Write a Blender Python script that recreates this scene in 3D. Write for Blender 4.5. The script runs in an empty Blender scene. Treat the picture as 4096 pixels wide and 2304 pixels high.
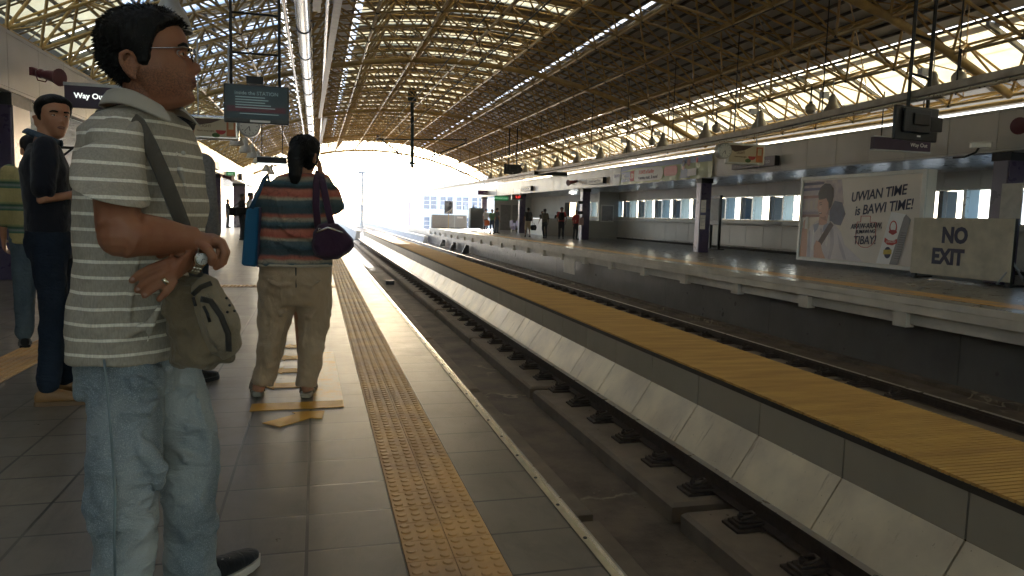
import bpy, bmesh, math, random
from mathutils import Vector, Matrix
sc = bpy.context.scene
COL = sc.collection
R = math.radians
random.seed(7)
# ---------------------------------------------------------------- camera
CAMH = 1.12
YAW, PIT, ROL, FPX = R(15.127), R(5.6056), R(-1.548), 2909.6   # focal length in pixels of a 4096 wide frame
cy, sy, cp, sp, cr, sr = math.cos(YAW), math.sin(YAW), math.cos(PIT), math.sin(PIT), math.cos(ROL), math.sin(ROL)
FW = Vector((sy*cp, cy*cp, -sp)); RT = Vector((cy, -sy, 0)); DN = FW.cross(RT)
RT, DN = cr*RT + sr*DN, -sr*RT + cr*DN
cam_d = bpy.data.cameras.new("camera"); cam = bpy.data.objects.new("camera", cam_d); COL.objects.link(cam)
m = Matrix.Identity(4)
for i in range(3): m[i][0], m[i][1], m[i][2] = RT[i], -DN[i], -FW[i]
m[2][3] = CAMH
cam.matrix_world = m
cam_d.sensor_width = 36; cam_d.lens = 36*FPX/4096; cam_d.clip_end = 3000; cam_d.clip_start = .05
sc.camera = cam
# ---------------------------------------------------------------- light
SUN_EL, SUN_AZ = R(13), R(17)            # low afternoon sun ahead of the camera, a little right of the tracks
w = bpy.data.worlds.new("World"); sc.world = w; w.use_nodes = True
nt = w.node_tree; sky = nt.nodes.new("ShaderNodeTexSky"); sky.sky_type = 'NISHITA'; sky.sun_disc = False
sky.sun_elevation = SUN_EL; sky.sun_rotation = SUN_AZ; sky.air_density = .8; sky.dust_density = 1.2; sky.ozone_density = .9; sky.altitude = 10
nt.links.new(sky.outputs[0], nt.nodes['Background'].inputs[0]); nt.nodes['Background'].inputs[1].default_value = .15
sl = bpy.data.lights.new("sun", 'SUN'); sl.energy = 4.5; sl.angle = R(.5); sl.color = (1, .95, .88)
so = bpy.data.objects.new("sun", sl); COL.objects.link(so)
sd = Vector((math.sin(SUN_AZ)*math.cos(SUN_EL), math.cos(SUN_AZ)*math.cos(SUN_EL), math.sin(SUN_EL)))
so.rotation_euler = sd.to_track_quat('Z', 'Y').to_euler()
vs = sc.view_settings; vs.view_transform = 'Standard'; vs.look = 'None'; vs.gamma = 1; vs.use_curve_mapping = False
vs.exposure = 2.6
cyc = sc.cycles
cyc.max_bounces = 10; cyc.diffuse_bounces = 5; cyc.glossy_bounces = 4; cyc.transmission_bounces = 6; cyc.transparent_max_bounces = 12
cyc.sample_clamp_indirect = 6; cyc.use_denoising = True
# ---------------------------------------------------------------- placing helpers (metres)
def ray(dx, dy):
    k = 4096/2576.0
    return RT*((dx*k-2048)/FPX) + DN*((dy*k-1152)/FPX) + FW
def at(dx, dy, x=None, y=None, z=None):
    d = ray(dx, dy); o = Vector((0, 0, CAMH))
    if x is not None: t = x/d.x
    elif y is not None: t = y/d.y
    else: t = (z-CAMH)/d.z
    return o + d*t
# ---------------------------------------------------------------- materials
MATS = {}
def nodes(name):
    mt = bpy.data.materials.new(name); mt.use_nodes = True
    n = mt.node_tree.nodes; b = n['Principled BSDF']; MATS[name] = mt
    return mt, n, mt.node_tree.links, b
def mix(n, l, a, b, fac, mode='MIX'):
    x = n.new('ShaderNodeMix'); x.data_type = 'RGBA'; x.blend_type = mode
    for s, v in ((0, fac), (6, a), (7, b)):
        if hasattr(v, 'links') or hasattr(v, 'is_linked'): l.new(v, x.inputs[s])
        else: x.inputs[s].default_value = v if s == 0 else (*v, 1)
    return x.outputs[2]
def noise(n, l, scale, detail=4, vec=None, rough=.55, dist=0):
    t = n.new('ShaderNodeTexNoise'); t.inputs['Scale'].default_value = scale; t.inputs['Detail'].default_value = detail
    t.inputs['Roughness'].default_value = rough; t.inputs['Distortion'].default_value = dist
    if vec is not None: l.new(vec, t.inputs['Vector'])
    return t.outputs[0]
def ramp(n, l, f, a, b, ca=(0, 0, 0), cb=(1, 1, 1)):
    r = n.new('ShaderNodeValToRGB'); l.new(f, r.inputs[0]); e = r.color_ramp.elements
    e[0].position = a; e[1].position = b; e[0].color = (*ca, 1); e[1].color = (*cb, 1)
    return r.outputs[0]
def coords(n, l, scl=(1, 1, 1), loc=(0, 0, 0)):
    tc = n.new('ShaderNodeTexCoord'); mp = n.new('ShaderNodeMapping')
    mp.inputs['Scale'].default_value = scl; mp.inputs['Location'].default_value = loc
    l.new(tc.outputs['Object'], mp.inputs[0]); return mp.outputs[0]
def bump(n, l, b, h, st=.3, d=.01):
    bp = n.new('ShaderNodeBump'); bp.inputs['Strength'].default_value = st; bp.inputs['Distance'].default_value = d
    l.new(h, bp.inputs['Height']); l.new(bp.outputs[0], b.inputs['Normal']); return bp
def M(name, c, rough=.5, metal=0, var=.25, ns=6, bs=0, bsc=60, scl=(1, 1, 1), spec=.5, c2=None, bd=.003, coat=0):
    if name in MATS: return MATS[name]
    mt, n, l, b = nodes(name)
    v = coords(n, l, scl)
    f = ramp(n, l, noise(n, l, ns, 5, v), .35, .7)
    dark = c2 or tuple(x*(1-var) for x in c)
    l.new(mix(n, l, c, dark, f), b.inputs['Base Color'])
    rr = n.new('ShaderNodeMapRange'); l.new(noise(n, l, ns*2.3, 3, v), rr.inputs[0])
    rr.inputs[3].default_value = max(.02, rough-.12); rr.inputs[4].default_value = min(1, rough+.12); l.new(rr.outputs[0], b.inputs['Roughness'])
    b.inputs['Metallic'].default_value = metal; b.inputs['Specular IOR Level'].default_value = spec
    b.inputs['Coat Weight'].default_value = coat
    if bs: bump(n, l, b, noise(n, l, bsc, 4, v), bs, bd)
    return mt
def EM(name, c, s):
    if name in MATS: return MATS[name]
    mt, n, l, b = nodes(name); b.inputs['Base Color'].default_value = (*c, 1); b.inputs['Emission Color'].default_value = (*c, 1); b.inputs['Emission Strength'].default_value = s
    return mt
# ---------------------------------------------------------------- mesh builder
class MB:
    def __init__(s): s.v = []; s.f = []; s.m = []; s.mi = 0
    def add(s, vs, fs):
        o = len(s.v); s.v += [tuple(p) for p in vs]; s.f += [tuple(i+o for i in f) for f in fs]; s.m += [s.mi]*len(fs); return s
    def box(s, x0, x1, y0, y1, z0, z1):
        return s.add([(x0,y0,z0),(x1,y0,z0),(x1,y1,z0),(x0,y1,z0),(x0,y0,z1),(x1,y0,z1),(x1,y1,z1),(x0,y1,z1)],
                     [(0,3,2,1),(4,5,6,7),(0,1,5,4),(1,2,6,5),(2,3,7,6),(3,0,4,7)])
    def obox(s, c, ax, ay, az):   # oriented box: centre and three half-axis vectors
        c, ax, ay, az = map(Vector, (c, ax, ay, az))
        P = [c+ax*i+ay*j+az*k for k in (-1, 1) for i, j in ((-1,-1),(1,-1),(1,1),(-1,1))]
        return s.add(P, [(0,3,2,1),(4,5,6,7),(0,1,5,4),(1,2,6,5),(2,3,7,6),(3,0,4,7)])
    def ring(s, c, u, v, ru, rv, n): return [c+u*(ru*math.cos(2*math.pi*i/n))+v*(rv*math.sin(2*math.pi*i/n)) for i in range(n)]
    def tube(s, a, b, r, r2=None, n=6, caps=True):
        a, b = Vector(a), Vector(b); d = (b-a).normalized()
        u = d.cross(Vector((0, 0, 1)) if abs(d.z) < .9 else Vector((1, 0, 0))).normalized(); v = d.cross(u)
        r2 = r if r2 is None else r2
        P = s.ring(a, u, v, r, r, n)+s.ring(b, u, v, r2, r2, n)
        F = [(i, (i+1) % n, n+(i+1) % n, n+i) for i in range(n)]
        if caps: F += [tuple(range(n))[::-1], tuple(range(n, 2*n))]
        return s.add(P, F)
    def path(s, pts, r, n=6, caps=True):     # tube through points; r a number or one per point
        pts = [Vector(p) for p in pts]; k = len(pts); rs = r if isinstance(r, (list, tuple)) else [r]*k
        V = []; u = None
        for i, p in enumerate(pts):
            d = (pts[min(i+1, k-1)]-pts[max(i-1, 0)]).normalized()
            if u is None: u = d.cross(Vector((0, 0, 1)) if abs(d.z) < .9 else Vector((1, 0, 0))).normalized()
            u = (u-d*u.dot(d)).normalized(); v = d.cross(u); rr = rs[i]
            ru, rv = rr if isinstance(rr, tuple) else (rr, rr)
            V += s.ring(p, u, v, ru, rv, n)
        F = [(j*n+i, j*n+(i+1) % n, (j+1)*n+(i+1) % n, (j+1)*n+i) for j in range(k-1) for i in range(n)]
        if caps: F += [tuple(range(n))[::-1], tuple(range((k-1)*n, k*n))]
        return s.add(V, F)
    def lathe(s, prof, c=(0, 0, 0), n=16, ax='z', sx=1, sy_=1):
        V = []; k = len(prof)
        for r, h in prof:
            for i in range(n):
                a = 2*math.pi*i/n; p = (r*math.cos(a)*sx, r*math.sin(a)*sy_, h)
                if ax == 'y': p = (p[0], h, p[1])
                if ax == 'x': p = (h, p[0], p[1])
                V.append((p[0]+c[0], p[1]+c[1], p[2]+c[2]))
        F = [(j*n+i, j*n+(i+1) % n, (j+1)*n+(i+1) % n, (j+1)*n+i) for j in range(k-1) for i in range(n)]
        F += [tuple(range(n))[::-1], tuple(range((k-1)*n, k*n))]
        return s.add(V, F)
    def ball(s, c, r, n=10, sc3=(1, 1, 1)):
        k = n//2+1; V = []
        for j in range(1, k):
            t = math.pi*j/k
            for i in range(n):
                a = 2*math.pi*i/n; V.append((c[0]+r*sc3[0]*math.sin(t)*math.cos(a), c[1]+r*sc3[1]*math.sin(t)*math.sin(a), c[2]+r*sc3[2]*math.cos(t)))
        V += [(c[0], c[1], c[2]+r*sc3[2]), (c[0], c[1], c[2]-r*sc3[2])]; m1 = k-1; T, B = m1*n, m1*n+1
        F = [(j*n+i, (j+1)*n+i, (j+1)*n+(i+1) % n, j*n+(i+1) % n) for j in range(m1-1) for i in range(n)]
        F += [(T, i, (i+1) % n) for i in range(n)]+[((m1-1)*n+(i+1) % n, (m1-1)*n+i, B) for i in range(n)]
        return s.add(V, F)
    def prism(s, pts, d):        # planar polygon pts (3D), extruded by vector d
        n = len(pts); d = Vector(d); P = [Vector(p) for p in pts]; P += [p+d for p in P]
        return s.add(P, [tuple(range(n))[::-1], tuple(range(n, 2*n))]+[(i, (i+1) % n, n+(i+1) % n, n+i) for i in range(n)])
    def build(s, name, mat, parent=None, smooth=False, bev=0, fix=True, loc=None):
        me = bpy.data.meshes.new(name)
        vv = s.v if loc is None else [(p[0]-loc[0], p[1]-loc[1], p[2]-loc[2]) for p in s.v]
        me.from_pydata(vv, [], s.f)
        for q in (mat if isinstance(mat, (list, tuple)) else [mat]): me.materials.append(q)
        me.polygons.foreach_set('material_index', s.m)
        if fix:
            bm = bmesh.new(); bm.from_mesh(me); bmesh.ops.recalc_face_normals(bm, faces=bm.faces); bm.to_mesh(me); bm.free()
        if smooth:
            me.polygons.foreach_set('use_smooth', [True]*len(me.polygons))
            if smooth == 'auto': me.set_sharp_from_angle(angle=R(40))
        o = bpy.data.objects.new(name, me); COL.objects.link(o)
        if loc is not None: o.location = loc
        if parent is not None: o.parent = parent
        if bev:
            q = o.modifiers.new('bevel', 'BEVEL'); q.width = bev; q.segments = 2; q.limit_method = 'ANGLE'; q.harden_normals = False
        return o
def tag(o, label=None, cat=None, group=None, kind=None):
    if label: o['label'] = label
    if cat: o['category'] = cat
    if group: o['group'] = group
    if kind: o['kind'] = kind
    return o
def thing(name, label, cat, loc=(0, 0, 0), rz=0, group=None):
    o = bpy.data.objects.new(name, None); COL.objects.link(o); o.location = loc; o.rotation_euler = (0, 0, rz)
    o.empty_display_size = .1
    return tag(o, label, cat, group)
def kids(o): return [c for c in bpy.data.objects if c.parent is o]
def clone(o, loc=None, rz=None, label=None, parent=None, scale=None):
    c = o.copy(); COL.objects.link(c)
    if parent is not None: c.parent = parent
    if loc is not None: c.location = loc
    if rz is not None: c.rotation_euler = (0, 0, rz)
    if scale is not None: c.scale = scale
    if label: c['label'] = label
    for k in kids(o): clone(k, parent=c)
    return c
def struct(name, mb, mat, **k): return tag(mb.build(name, mat, **k), kind='structure')
def text(body, size, mat, name, parent=None, ext=.002, loc=(0, 0, 0), rot=(0, 0, 0), align='CENTER', bold=0, sx=1, shear=0, space=1):
    cu = bpy.data.curves.new(name, 'FONT'); cu.body = body; cu.size = size; cu.extrude = ext; cu.align_x = align; cu.align_y = 'CENTER'
    cu.offset = bold; cu.shear = shear; cu.space_character = space; cu.resolution_u = 3
    t = bpy.data.objects.new(name, cu); COL.objects.link(t); t.data.materials.append(mat)
    dg = bpy.context.evaluated_depsgraph_get(); me = bpy.data.meshes.new_from_object(t.evaluated_get(dg))
    bpy.data.objects.remove(t); o = bpy.data.objects.new(name, me); COL.objects.link(o)
    o.location = loc; o.rotation_euler = rot; o.scale = (sx, 1, 1)
    if parent is not None: o.parent = parent
    return o
FX, FNX, FNY = (R(90), 0, 0), (R(90), 0, R(-90)), (R(90), 0, R(90))   # text facing -y, text facing -x, text facing +x
# ================================================================ SETTING
Y0, Y1 = -36, 61.4          # station extent along the tracks
# --- floor tiles
def tile_mat(name, c, bw, rh, ox, oy, mort=.0045, rough=.28, mc=(.02, .017, .014), spec=.5):
    mt, n, l, b = nodes(name)
    v = coords(n, l, (1, 1, 1), (-ox, -oy, 0))
    br = n.new('ShaderNodeTexBrick'); l.new(v, br.inputs[0]); br.offset = 0; br.squash = 1
    br.inputs['Scale'].default_value = 1; br.inputs['Mortar Size'].default_value = mort; br.inputs['Mortar Smooth'].default_value = .1
    br.inputs['Brick Width'].default_value = bw; br.inputs['Row Height'].default_value = rh; br.inputs['Bias'].default_value = 0
    br.inputs['Color1'].default_value = (*c, 1); br.inputs['Color2'].default_value = (*[x*.86 for x in c], 1); br.inputs['Mortar'].default_value = (*mc, 1)
    f = ramp(n, l, noise(n, l, 1.4, 6, v, .65), .4, .75)
    f2 = ramp(n, l, noise(n, l, 7, 7, coords(n, l, (1, .35, 1)), .75, .8), .5, .72)
    c1 = mix(n, l, br.outputs[0], tuple(x*.6 for x in c), f)
    fac = n.new('ShaderNodeMath'); fac.operation = 'MULTIPLY'; l.new(f2, fac.inputs[0]); fac.inputs[1].default_value = .5
    l.new(mix(n, l, c1, tuple(x*.35 for x in c), fac.outputs[0]), b.inputs['Base Color'])
    rr = n.new('ShaderNodeMapRange'); l.new(noise(n, l, 3.5, 5, v, .7), rr.inputs[0]); rr.inputs[3].default_value = rough-.1; rr.inputs[4].default_value = rough+.22
    l.new(rr.outputs[0], b.inputs['Roughness']); b.inputs['Specular IOR Level'].default_value = spec
    inv = n.new('ShaderNodeMath'); inv.operation = 'SUBTRACT'; inv.inputs[0].default_value = 1; l.new(br.outputs['Fac'], inv.inputs[1])
    ad = n.new('ShaderNodeMath'); ad.operation = 'MULTIPLY_ADD'; l.new(noise(n, l, 40, 3, v), ad.inputs[0]); ad.inputs[1].default_value = .06; l.new(inv.outputs[0], ad.inputs[2])
    bump(n, l, b, ad.outputs[0], .5, .003)
    return mt
T_near = tile_mat('floor_tile', (.175, .15, .118), .31, .30, -.031, 0, mort=.006, spec=.35)
T_far = tile_mat('far_floor_tile', (.17, .168, .165), .31, .30, 0, 0, rough=.24)
conc = M('concrete', (.33, .31, .28), .8, 0, .3, 2.5, .3, 30)
lipm = M('lip_concrete', (.66, .62, .54), .7, 0, .22, 2.2, .15, 30)
def dirt_mat():
    mt, n, l, b = nodes('track_bed'); v = coords(n, l)
    c1 = mix(n, l, (.15, .112, .078), (.05, .037, .026), ramp(n, l, noise(n, l, 1.5, 7, v, .65), .4, .68))
    vo = n.new('ShaderNodeTexVoronoi'); vo.feature = 'DISTANCE_TO_EDGE'; vo.inputs['Scale'].default_value = .7
    wv = n.new('ShaderNodeVectorMath'); wv.operation = 'ADD'; nn = n.new('ShaderNodeTexNoise'); nn.inputs['Scale'].default_value = 2.2; nn.inputs['Detail'].default_value = 6; l.new(v, nn.inputs['Vector']); l.new(v, wv.inputs[0]); l.new(nn.outputs[1], wv.inputs[1]); l.new(wv.outputs[0], vo.inputs['Vector'])
    e_ = ramp(n, l, vo.outputs[0], .004, .03, (1, 1, 1), (0, 0, 0)); mm = n.new('ShaderNodeMath'); mm.operation = 'MULTIPLY'; l.new(e_, mm.inputs[0]); l.new(ramp(n, l, noise(n, l, .9, 3, v), .52, .62), mm.inputs[1])
    c1 = mix(n, l, c1, (.3, .25, .18), mm.outputs[0])
    c1 = mix(n, l, c1, (.02, .016, .012), ramp(n, l, noise(n, l, 22, 4, v, .7), .66, .74))
    l.new(c1, b.inputs['Base Color']); b.inputs['Roughness'].default_value = .85; bump(n, l, b, noise(n, l, 14, 8, v, .7), .6, .02); return mt
dirt = dirt_mat()
dirt_old = M('track_bed_plain', (.135, .098, .066), .9, 0, .45, 1.7, .5, 25, c2=(.055, .04, .028))
plinm = M('plinth_concrete', (.2, .155, .11), .85, 0, .35, 3, .4, 25)
steel = M('rail_steel', (.5, .46, .4), .3, .75, .12, 3)
rust = M('rusty_steel', (.06, .042, .032), .7, .3, .4, 14, .4, 80)
alum = M('aluminium', (.72, .71, .7), .22, 1, .15, 9)
dark = M('dark_metal', (.03, .03, .032), .5, .4, .3, 9)
blackm = M('black_plastic', (.018, .019, .021), .38, 0, .2, 9)
cream = M('cream_metal', (.62, .55, .38), .45, .1, .25, 5)
panel = M('pale_panel', (.6, .57, .5), .42, 0, .12, 1.1, .05, 20)
panel_s = M('stained_panel', (.78, .66, .44), .42, 0, .35, 1.3, .05, 15, c2=(.46, .38, .27))
_n = panel_s.node_tree.nodes; _l = panel_s.node_tree.links; _b = _n['Principled BSDF']; _s = _b.inputs['Base Color'].links[0].from_socket; _v = coords(_n, _l)
_c = mix(_n, _l, _s, (.16, .13, .1), ramp(_n, _l, noise(_n, _l, .55, 3, _v, .5), .6, .74)); _c = mix(_n, _l, _c, (.2, .16, .12), ramp(_n, _l, noise(_n, _l, 30, 3, _v, .8), .68, .72))
_c = mix(_n, _l, _c, (.3, .22, .15), ramp(_n, _l, noise(_n, _l, 2.6, 5, coords(_n, _l, (.4, 3, .4)), .7), .6, .72)); _l.new(_c, _b.inputs['Base Color'])
panel_d = M('dark_panel', (.4, .35, .26), .45, 0, .14, 1.5, .04, 20)
fasc = M('fascia_panel', (.5, .485, .45), .38, .1, .2, .8, .04, 12)
purp = M('purple_paint', (.075, .05, .11), .3, 0, .25, 3)
soff = M('soffit_metal', (.5, .52, .53), .3, .5, .12, 2)
seam = M('panel_seam', (.05, .045, .04), .8)
# near platform
o = struct('platform_floor', MB().box(-13, .278, Y0, 62, -.35, 0).box(.598, .9, Y0, 62, -.35, 0), T_near)
struct('platform_slab', MB().box(-13, .84, Y0, 62, -.62, -.352).box(.28, .596, Y0, 62, -.351, -.012), conc)
# tactile paving: two 15 cm tiles wide, 3x3 domes each
tac = M('tactile_tile', (.64, .36, .12), .5, 0, .45, 2.6, .1, 60, c2=(.38, .22, .1))
def tactile(x0, x1, y0, y1, ydome, name, label, nx=6, pitch=.05, seg=10):
    b = MB()
    ny = int(round((y1-y0)/.15)); w_ = (x1-x0)/(nx//3)
    for i in range(nx//3):
        for j in range(ny):
            if y0+j*.15 > 30 and j % 8: continue
            L = .15 if y0+j*.15 <= 30 else 1.2
            b.box(x0+i*w_+.0015, x0+(i+1)*w_-.0015, y0+j*.15+.0015, y0+j*.15+L-.0015, -.012, .002)
    s = (x1-x0)/nx
    for j in range(int((ydome-y0)/pitch)):
        sg = seg if y0+j*pitch < 7 else 6
        for i in range(nx):
            cx, cyy = x0+(i+.5)*s, y0+(j+.5)*pitch
            for (ra, za), (rb, zb) in (((.0185, .002), (.0155, .0068)),):
                V = [(cx+ra*math.cos(6.2832*q/sg), cyy+ra*math.sin(6.2832*q/sg), za) for q in range(sg)]+[(cx+rb*math.cos(6.2832*q/sg), cyy+rb*math.sin(6.2832*q/sg), zb) for q in range(sg)]
                b.add(V, [(q, (q+1) % sg, sg+(q+1) % sg, sg+q) for q in range(sg)]+[tuple(range(sg, 2*sg))])
    return struct(name, b, tac, smooth='auto', fix=False)
tactile(.28, .596, 0, 60, 26, 'tactile_paving', '')
# two further strips (lying on the tiles): one along the room, one across
b = MB()
for x0, x1, y0, y1 in ((-2.22, -1.905, 0, 11.1), (-2.22, .275, 11.1, 11.4)):
    b.box(x0, x1, y0, y1, 0, .005)
    for i in range(int((x1-x0)/.0525)):
        for j in range(int((y1-y0)/.05)):
            if y0 < 3 and j*.05+y0 < 3.2: continue
            cx, cyy = x0+.026+i*.0525, y0+.025+j*.05; q = .015
            b.add([(cx-q, cyy-q, .005), (cx+q, cyy-q, .005), (cx+q, cyy+q, .005), (cx-q, cyy+q, .005), (cx-q*.7, cyy-q*.7, .0095), (cx+q*.7, cyy-q*.7, .0095), (cx+q*.7, cyy+q*.7, .0095), (cx-q*.7, cyy+q*.7, .0095)],
                  [(4, 5, 6, 7), (0, 1, 5, 4), (1, 2, 6, 5), (2, 3, 7, 6), (3, 0, 4, 7)])
struct('tactile_paving', b, tac, fix=False)
# platform nosing
nos = thing('platform_nosing', 'pale metal nosing strip screwed along the near platform edge', 'edge strip', (.9, 2, 0))
cr_p = M('nosing_plate', (.62, .54, .36), .35, .3, .35, 7)
MB().box(0, .024, Y0-2, 60, -.02, .003).build('plate', cr_p, nos)
MB().box(.024, .042, Y0-2, 60, -.09, .001).build('edge_profile', alum, nos)
MB().box(.036, .048, Y0-2, 60, -.2, -.09).build('rubber_fender', blackm, nos)
sc0 = MB().lathe([(.0075, 0), (.0075, .0045), (.003, .0045)], (0, 0, 0), 8).build('screw', dark, nos); sc0.location = (.012, -.3, .002)
for j in range(1, 24): clone(sc0, loc=(.012, -.3+j*.3, .002), parent=nos)
# track bed
struct('track_bed', MB().box(-.5, 9.6, Y0-3, 330, -1.6, -1.36), dirt)
struct('platform_wall', MB().box(.5, .6, Y0, 62, -1.36, -.62), conc)
rng = random.Random(3); b = MB()
for i in range(260):
    x, y = rng.choice((rng.uniform(2.15, 2.82), rng.uniform(3.0, 3.3))), rng.uniform(2.5, 22); r = rng.uniform(.004, .016); b.ball((x, y, -1.36 if x < 2.9 else -1.2), r, 5, (1, rng.uniform(.6, 1.4), .6))
tag(b.build('gravel', M('gravel_stone', (.2, .16, .12), .9, 0, .5, 40)), 'scattered small stones on the near track bed', 'gravel', kind='stuff')
# plinths under the rails of the near track, with gaps every 4.15 m
b = MB()
for x0, x1, zt in ((1.55, 2.135, -1.2), (2.83, 3.5, -1.2)):
    for j in range(-3, 30):
        ys = 1.08+4.15*j; q = .03
        b.add([(x0, ys, -1.36), (x1, ys, -1.36), (x1, ys+4.0, -1.36), (x0, ys+4.0, -1.36), (x0, ys, zt-q), (x1, ys, zt-q), (x1, ys+4, zt-q), (x0, ys+4, zt-q),
               (x0+q, ys+q, zt), (x1-q, ys+q, zt), (x1-q, ys+4-q, zt), (x0+q, ys+4-q, zt)],
              [(0, 1, 5, 4), (1, 2, 6, 5), (2, 3, 7, 6), (3, 0, 4, 7), (4, 5, 9, 8), (5, 6, 10, 9), (6, 7, 11, 10), (7, 4, 8, 11), (8, 9, 10, 11)])
for j in range(-3, 30):
    ys = 1.08+4.15*j; b.box(7.55, 8.3, ys, ys+4, -1.36, -1.25)
struct('track_plinth', b, plinm)
# median walkway and its panel wall
b = MB(); s = MB()
for j in range(-16, 55):
    ya, yb = 3.36+1.07*j+.007, 3.36+1.07*(j+1)-.007
    n1 = len(b.v); t = .03
    b.mi = 0
    b.add([(3.52, ya, -1.16), (3.52, yb, -1.16), (3.785, yb, -.752), (3.785, ya, -.752), (3.56, ya, -1.2), (3.56, yb, -1.2), (3.82, yb, -.78), (3.82, ya, -.78)],
          [(0, 1, 2, 3), (0, 3, 7, 4), (1, 5, 6, 2), (4, 7, 6, 5)])
    b.mi = 1; b.box(3.785, 3.81, ya, yb, -.75, -.452)
struct('median_wall', b, [panel_s, panel_d])
struct('median_core', MB().box(3.82, 4.86, Y0-3, 62, -1.36, -.43).box(3.78, 3.82, Y0-3, 62, -.45, -.405), M('dark_trim', (.05, .04, .032), .7))
grat = M('grating_slat', (.62, .38, .12), .85, 0, .3, 3.2, c2=(.46, .27, .09), scl=(.4, 2, 1), spec=.12)
b = MB(); yy = 1.8
while yy < 61:
    b.box(3.785, 4.885, yy, yy+.036, -.404, -.385); yy += .049
struct('walkway_grating', b, grat, fix=False)
# rails: head, web, foot
def rail(x, zt, y0, y1, label):
    t = thing('rail', label, 'rail', (x, 10, zt))
    pf = [(-.035, 0), (.035, 0), (.036, -.03), (.009, -.042), (.009, -.13), (.07, -.145), (.07, -.158), (-.07, -.158), (-.07, -.145), (-.009, -.13), (-.009, -.042), (-.036, -.03)]
    MB().prism([(p[0], y0-10, p[1]) for p in pf], (0, y1-y0, 0)).build('rail_web', rust, t)
    MB().box(-.033, .033, y0-10, y1-10, -.004, .0015).build('rail_head', steel, t)
    return t
rail(3.335, -1.02, Y0, 330, 'steel rail with bright worn head against the median panels, nearest track')
rail(1.79, -1.03, Y0, 330, 'steel rail close under the near platform edge')
rail(7.95, -1.11, Y0, 330, 'steel rail beyond the yellow walkway, with fasteners beside it')
rail(6.5, -1.11, Y0, 330, 'steel rail hidden low behind the yellow walkway')
# fasteners
fgroup = 'rail fasteners along the near track'
def fastener(loc, label):
    t = thing('rail_fastener', label, 'rail fastener', loc, 0, fgroup)
    MB().box(-.15, .15, -.11, .11, 0, .022).build('base_plate', rust, t, bev=.004)
    MB().box(-.12, .11, -.08, .08, .022, .05).box(-.1, .1, -.055, .055, .05, .07).build('cushion_block', rust, t, bev=.006)
    b = MB(); b.path([(-.07, -.03, .075), (-.02, -.06, .1), (.05, -.03, .105), (.06, .03, .1), (.0, .05, .085), (.08, .07, .08)], .012, 6)
    b.build('spring_clip', rust, t, smooth=True)
    MB().lathe([(.024, .06), (.024, .1), (.012, .1), (.012, .125), (.002, .125)], (-.06, 0, 0), 8).build('bolt', rust, t)
    return t
f0 = None
ord_ = ['nearest', 'second nearest', 'third nearest', 'fourth nearest', 'fifth nearest', 'sixth nearest', 'seventh nearest', 'eighth nearest', 'ninth nearest', 'tenth nearest']
for j in range(70):
    y = 3.98+.735*j
    lab = 'rusty fastener on plinth, %s to the camera' % ord_[j] if j < 10 else 'small rusty rail fastener in the receding row beyond the tenth'
    if f0 is None: f0 = fastener((3.19, y, -1.2), lab)
    else: clone(f0, loc=(3.19, y, -1.2), label=lab)
for j in range(45): c = clone(f0, loc=(7.78, 8.2+.735*j, -1.25), label='small rusty rail fastener beyond the yellow walkway'); c['group'] = 'rail fasteners along the far track'
# far platform
XL = 9.2
struct('far_platform_floor', MB().box(XL+.02, 22, Y0, Y1, -.1, 0), T_far)
b = MB(); b.box(XL, XL+.5, Y0, Y1+.02, -.112, -.004); b.box(XL+.012, XL+.5, Y0, Y1+.02, -.255, -.114)
struct('platform_lip', b, lipm, bev=.006)
b = MB(); b.box(XL+.12, XL+.2, Y0, Y1, -.45, -.256)
for j in range(-8, 22):
    y = 9.77+2.45*j; b.box(XL+.03, XL+.2, y-.14, y+.14, -.5, -.257)
struct('platform_beam', b, lipm, bev=.005)
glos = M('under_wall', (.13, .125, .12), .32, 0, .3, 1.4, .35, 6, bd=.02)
b = MB()
for j in range(-9, 16):
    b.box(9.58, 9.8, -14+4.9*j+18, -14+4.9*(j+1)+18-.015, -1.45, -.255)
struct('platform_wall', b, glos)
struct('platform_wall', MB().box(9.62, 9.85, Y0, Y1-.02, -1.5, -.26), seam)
struct('track_kerb', MB().box(9.35, 9.575, Y0, Y1, -1.38, -1.3), dirt)
# faded yellow safety line of the far platform, worn through
ym = M('worn_yellow_paint', (.42, .26, .08), .4, 0, .5, 3, c2=(.2, .17, .13), scl=(2.5, .5, 1))
mt, n, l, bb = nodes('worn_line'); v = coords(n, l, (1.6, .5, 1))
l.new(mix(n, l, (.2, .18, .15), (.55, .3, .06), ramp(n, l, noise(n, l, 2.4, 6, v, .7), .36, .5)), bb.inputs['Base Color']); bb.inputs['Specular IOR Level'].default_value = .2; bb.inputs['Roughness'].default_value = .35
struct('safety_line', MB().box(XL+.42, XL+1.0, Y0, Y1, -.05, .004), mt)
tag(MB().box(XL-.02, XL+.0, 25.22, 26.45, -.95, -.36).build('access_panel', lipm, bev=.005), 'pale square panel hanging below the far platform edge', 'panel')
# fascias with panel joints
def fascia(name, x, side, label, y1):
    t = thing(name, label, 'fascia', (x, 20, 2.7))
    b = MB(); st = 1.2; y = -36
    while y < y1-.1:
        yb = min(y+st, y1); b.box(0, .12*side, y+.006-20, yb-.006-20, .05, .79); b.box(-.0, .12*side, y+.006-20, yb-.006-20, 0, .044); b.box(0, .12*side, y+.006-20, yb-.006-20, .796, .85); y += st
    b.build('cladding_panel', fasc, t)
    MB().box(.02*side, .14*side, -56, y1-20, .01, .84).build('seam_backing', seam, t)
    return t
fascia('fascia_band', -4.2, -1, 'pale panelled fascia band above the left platform rooms', 55.8)
fascia('fascia_band', 13.4, 1, 'long pale panelled fascia band above the far platform', 61.3)
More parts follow.
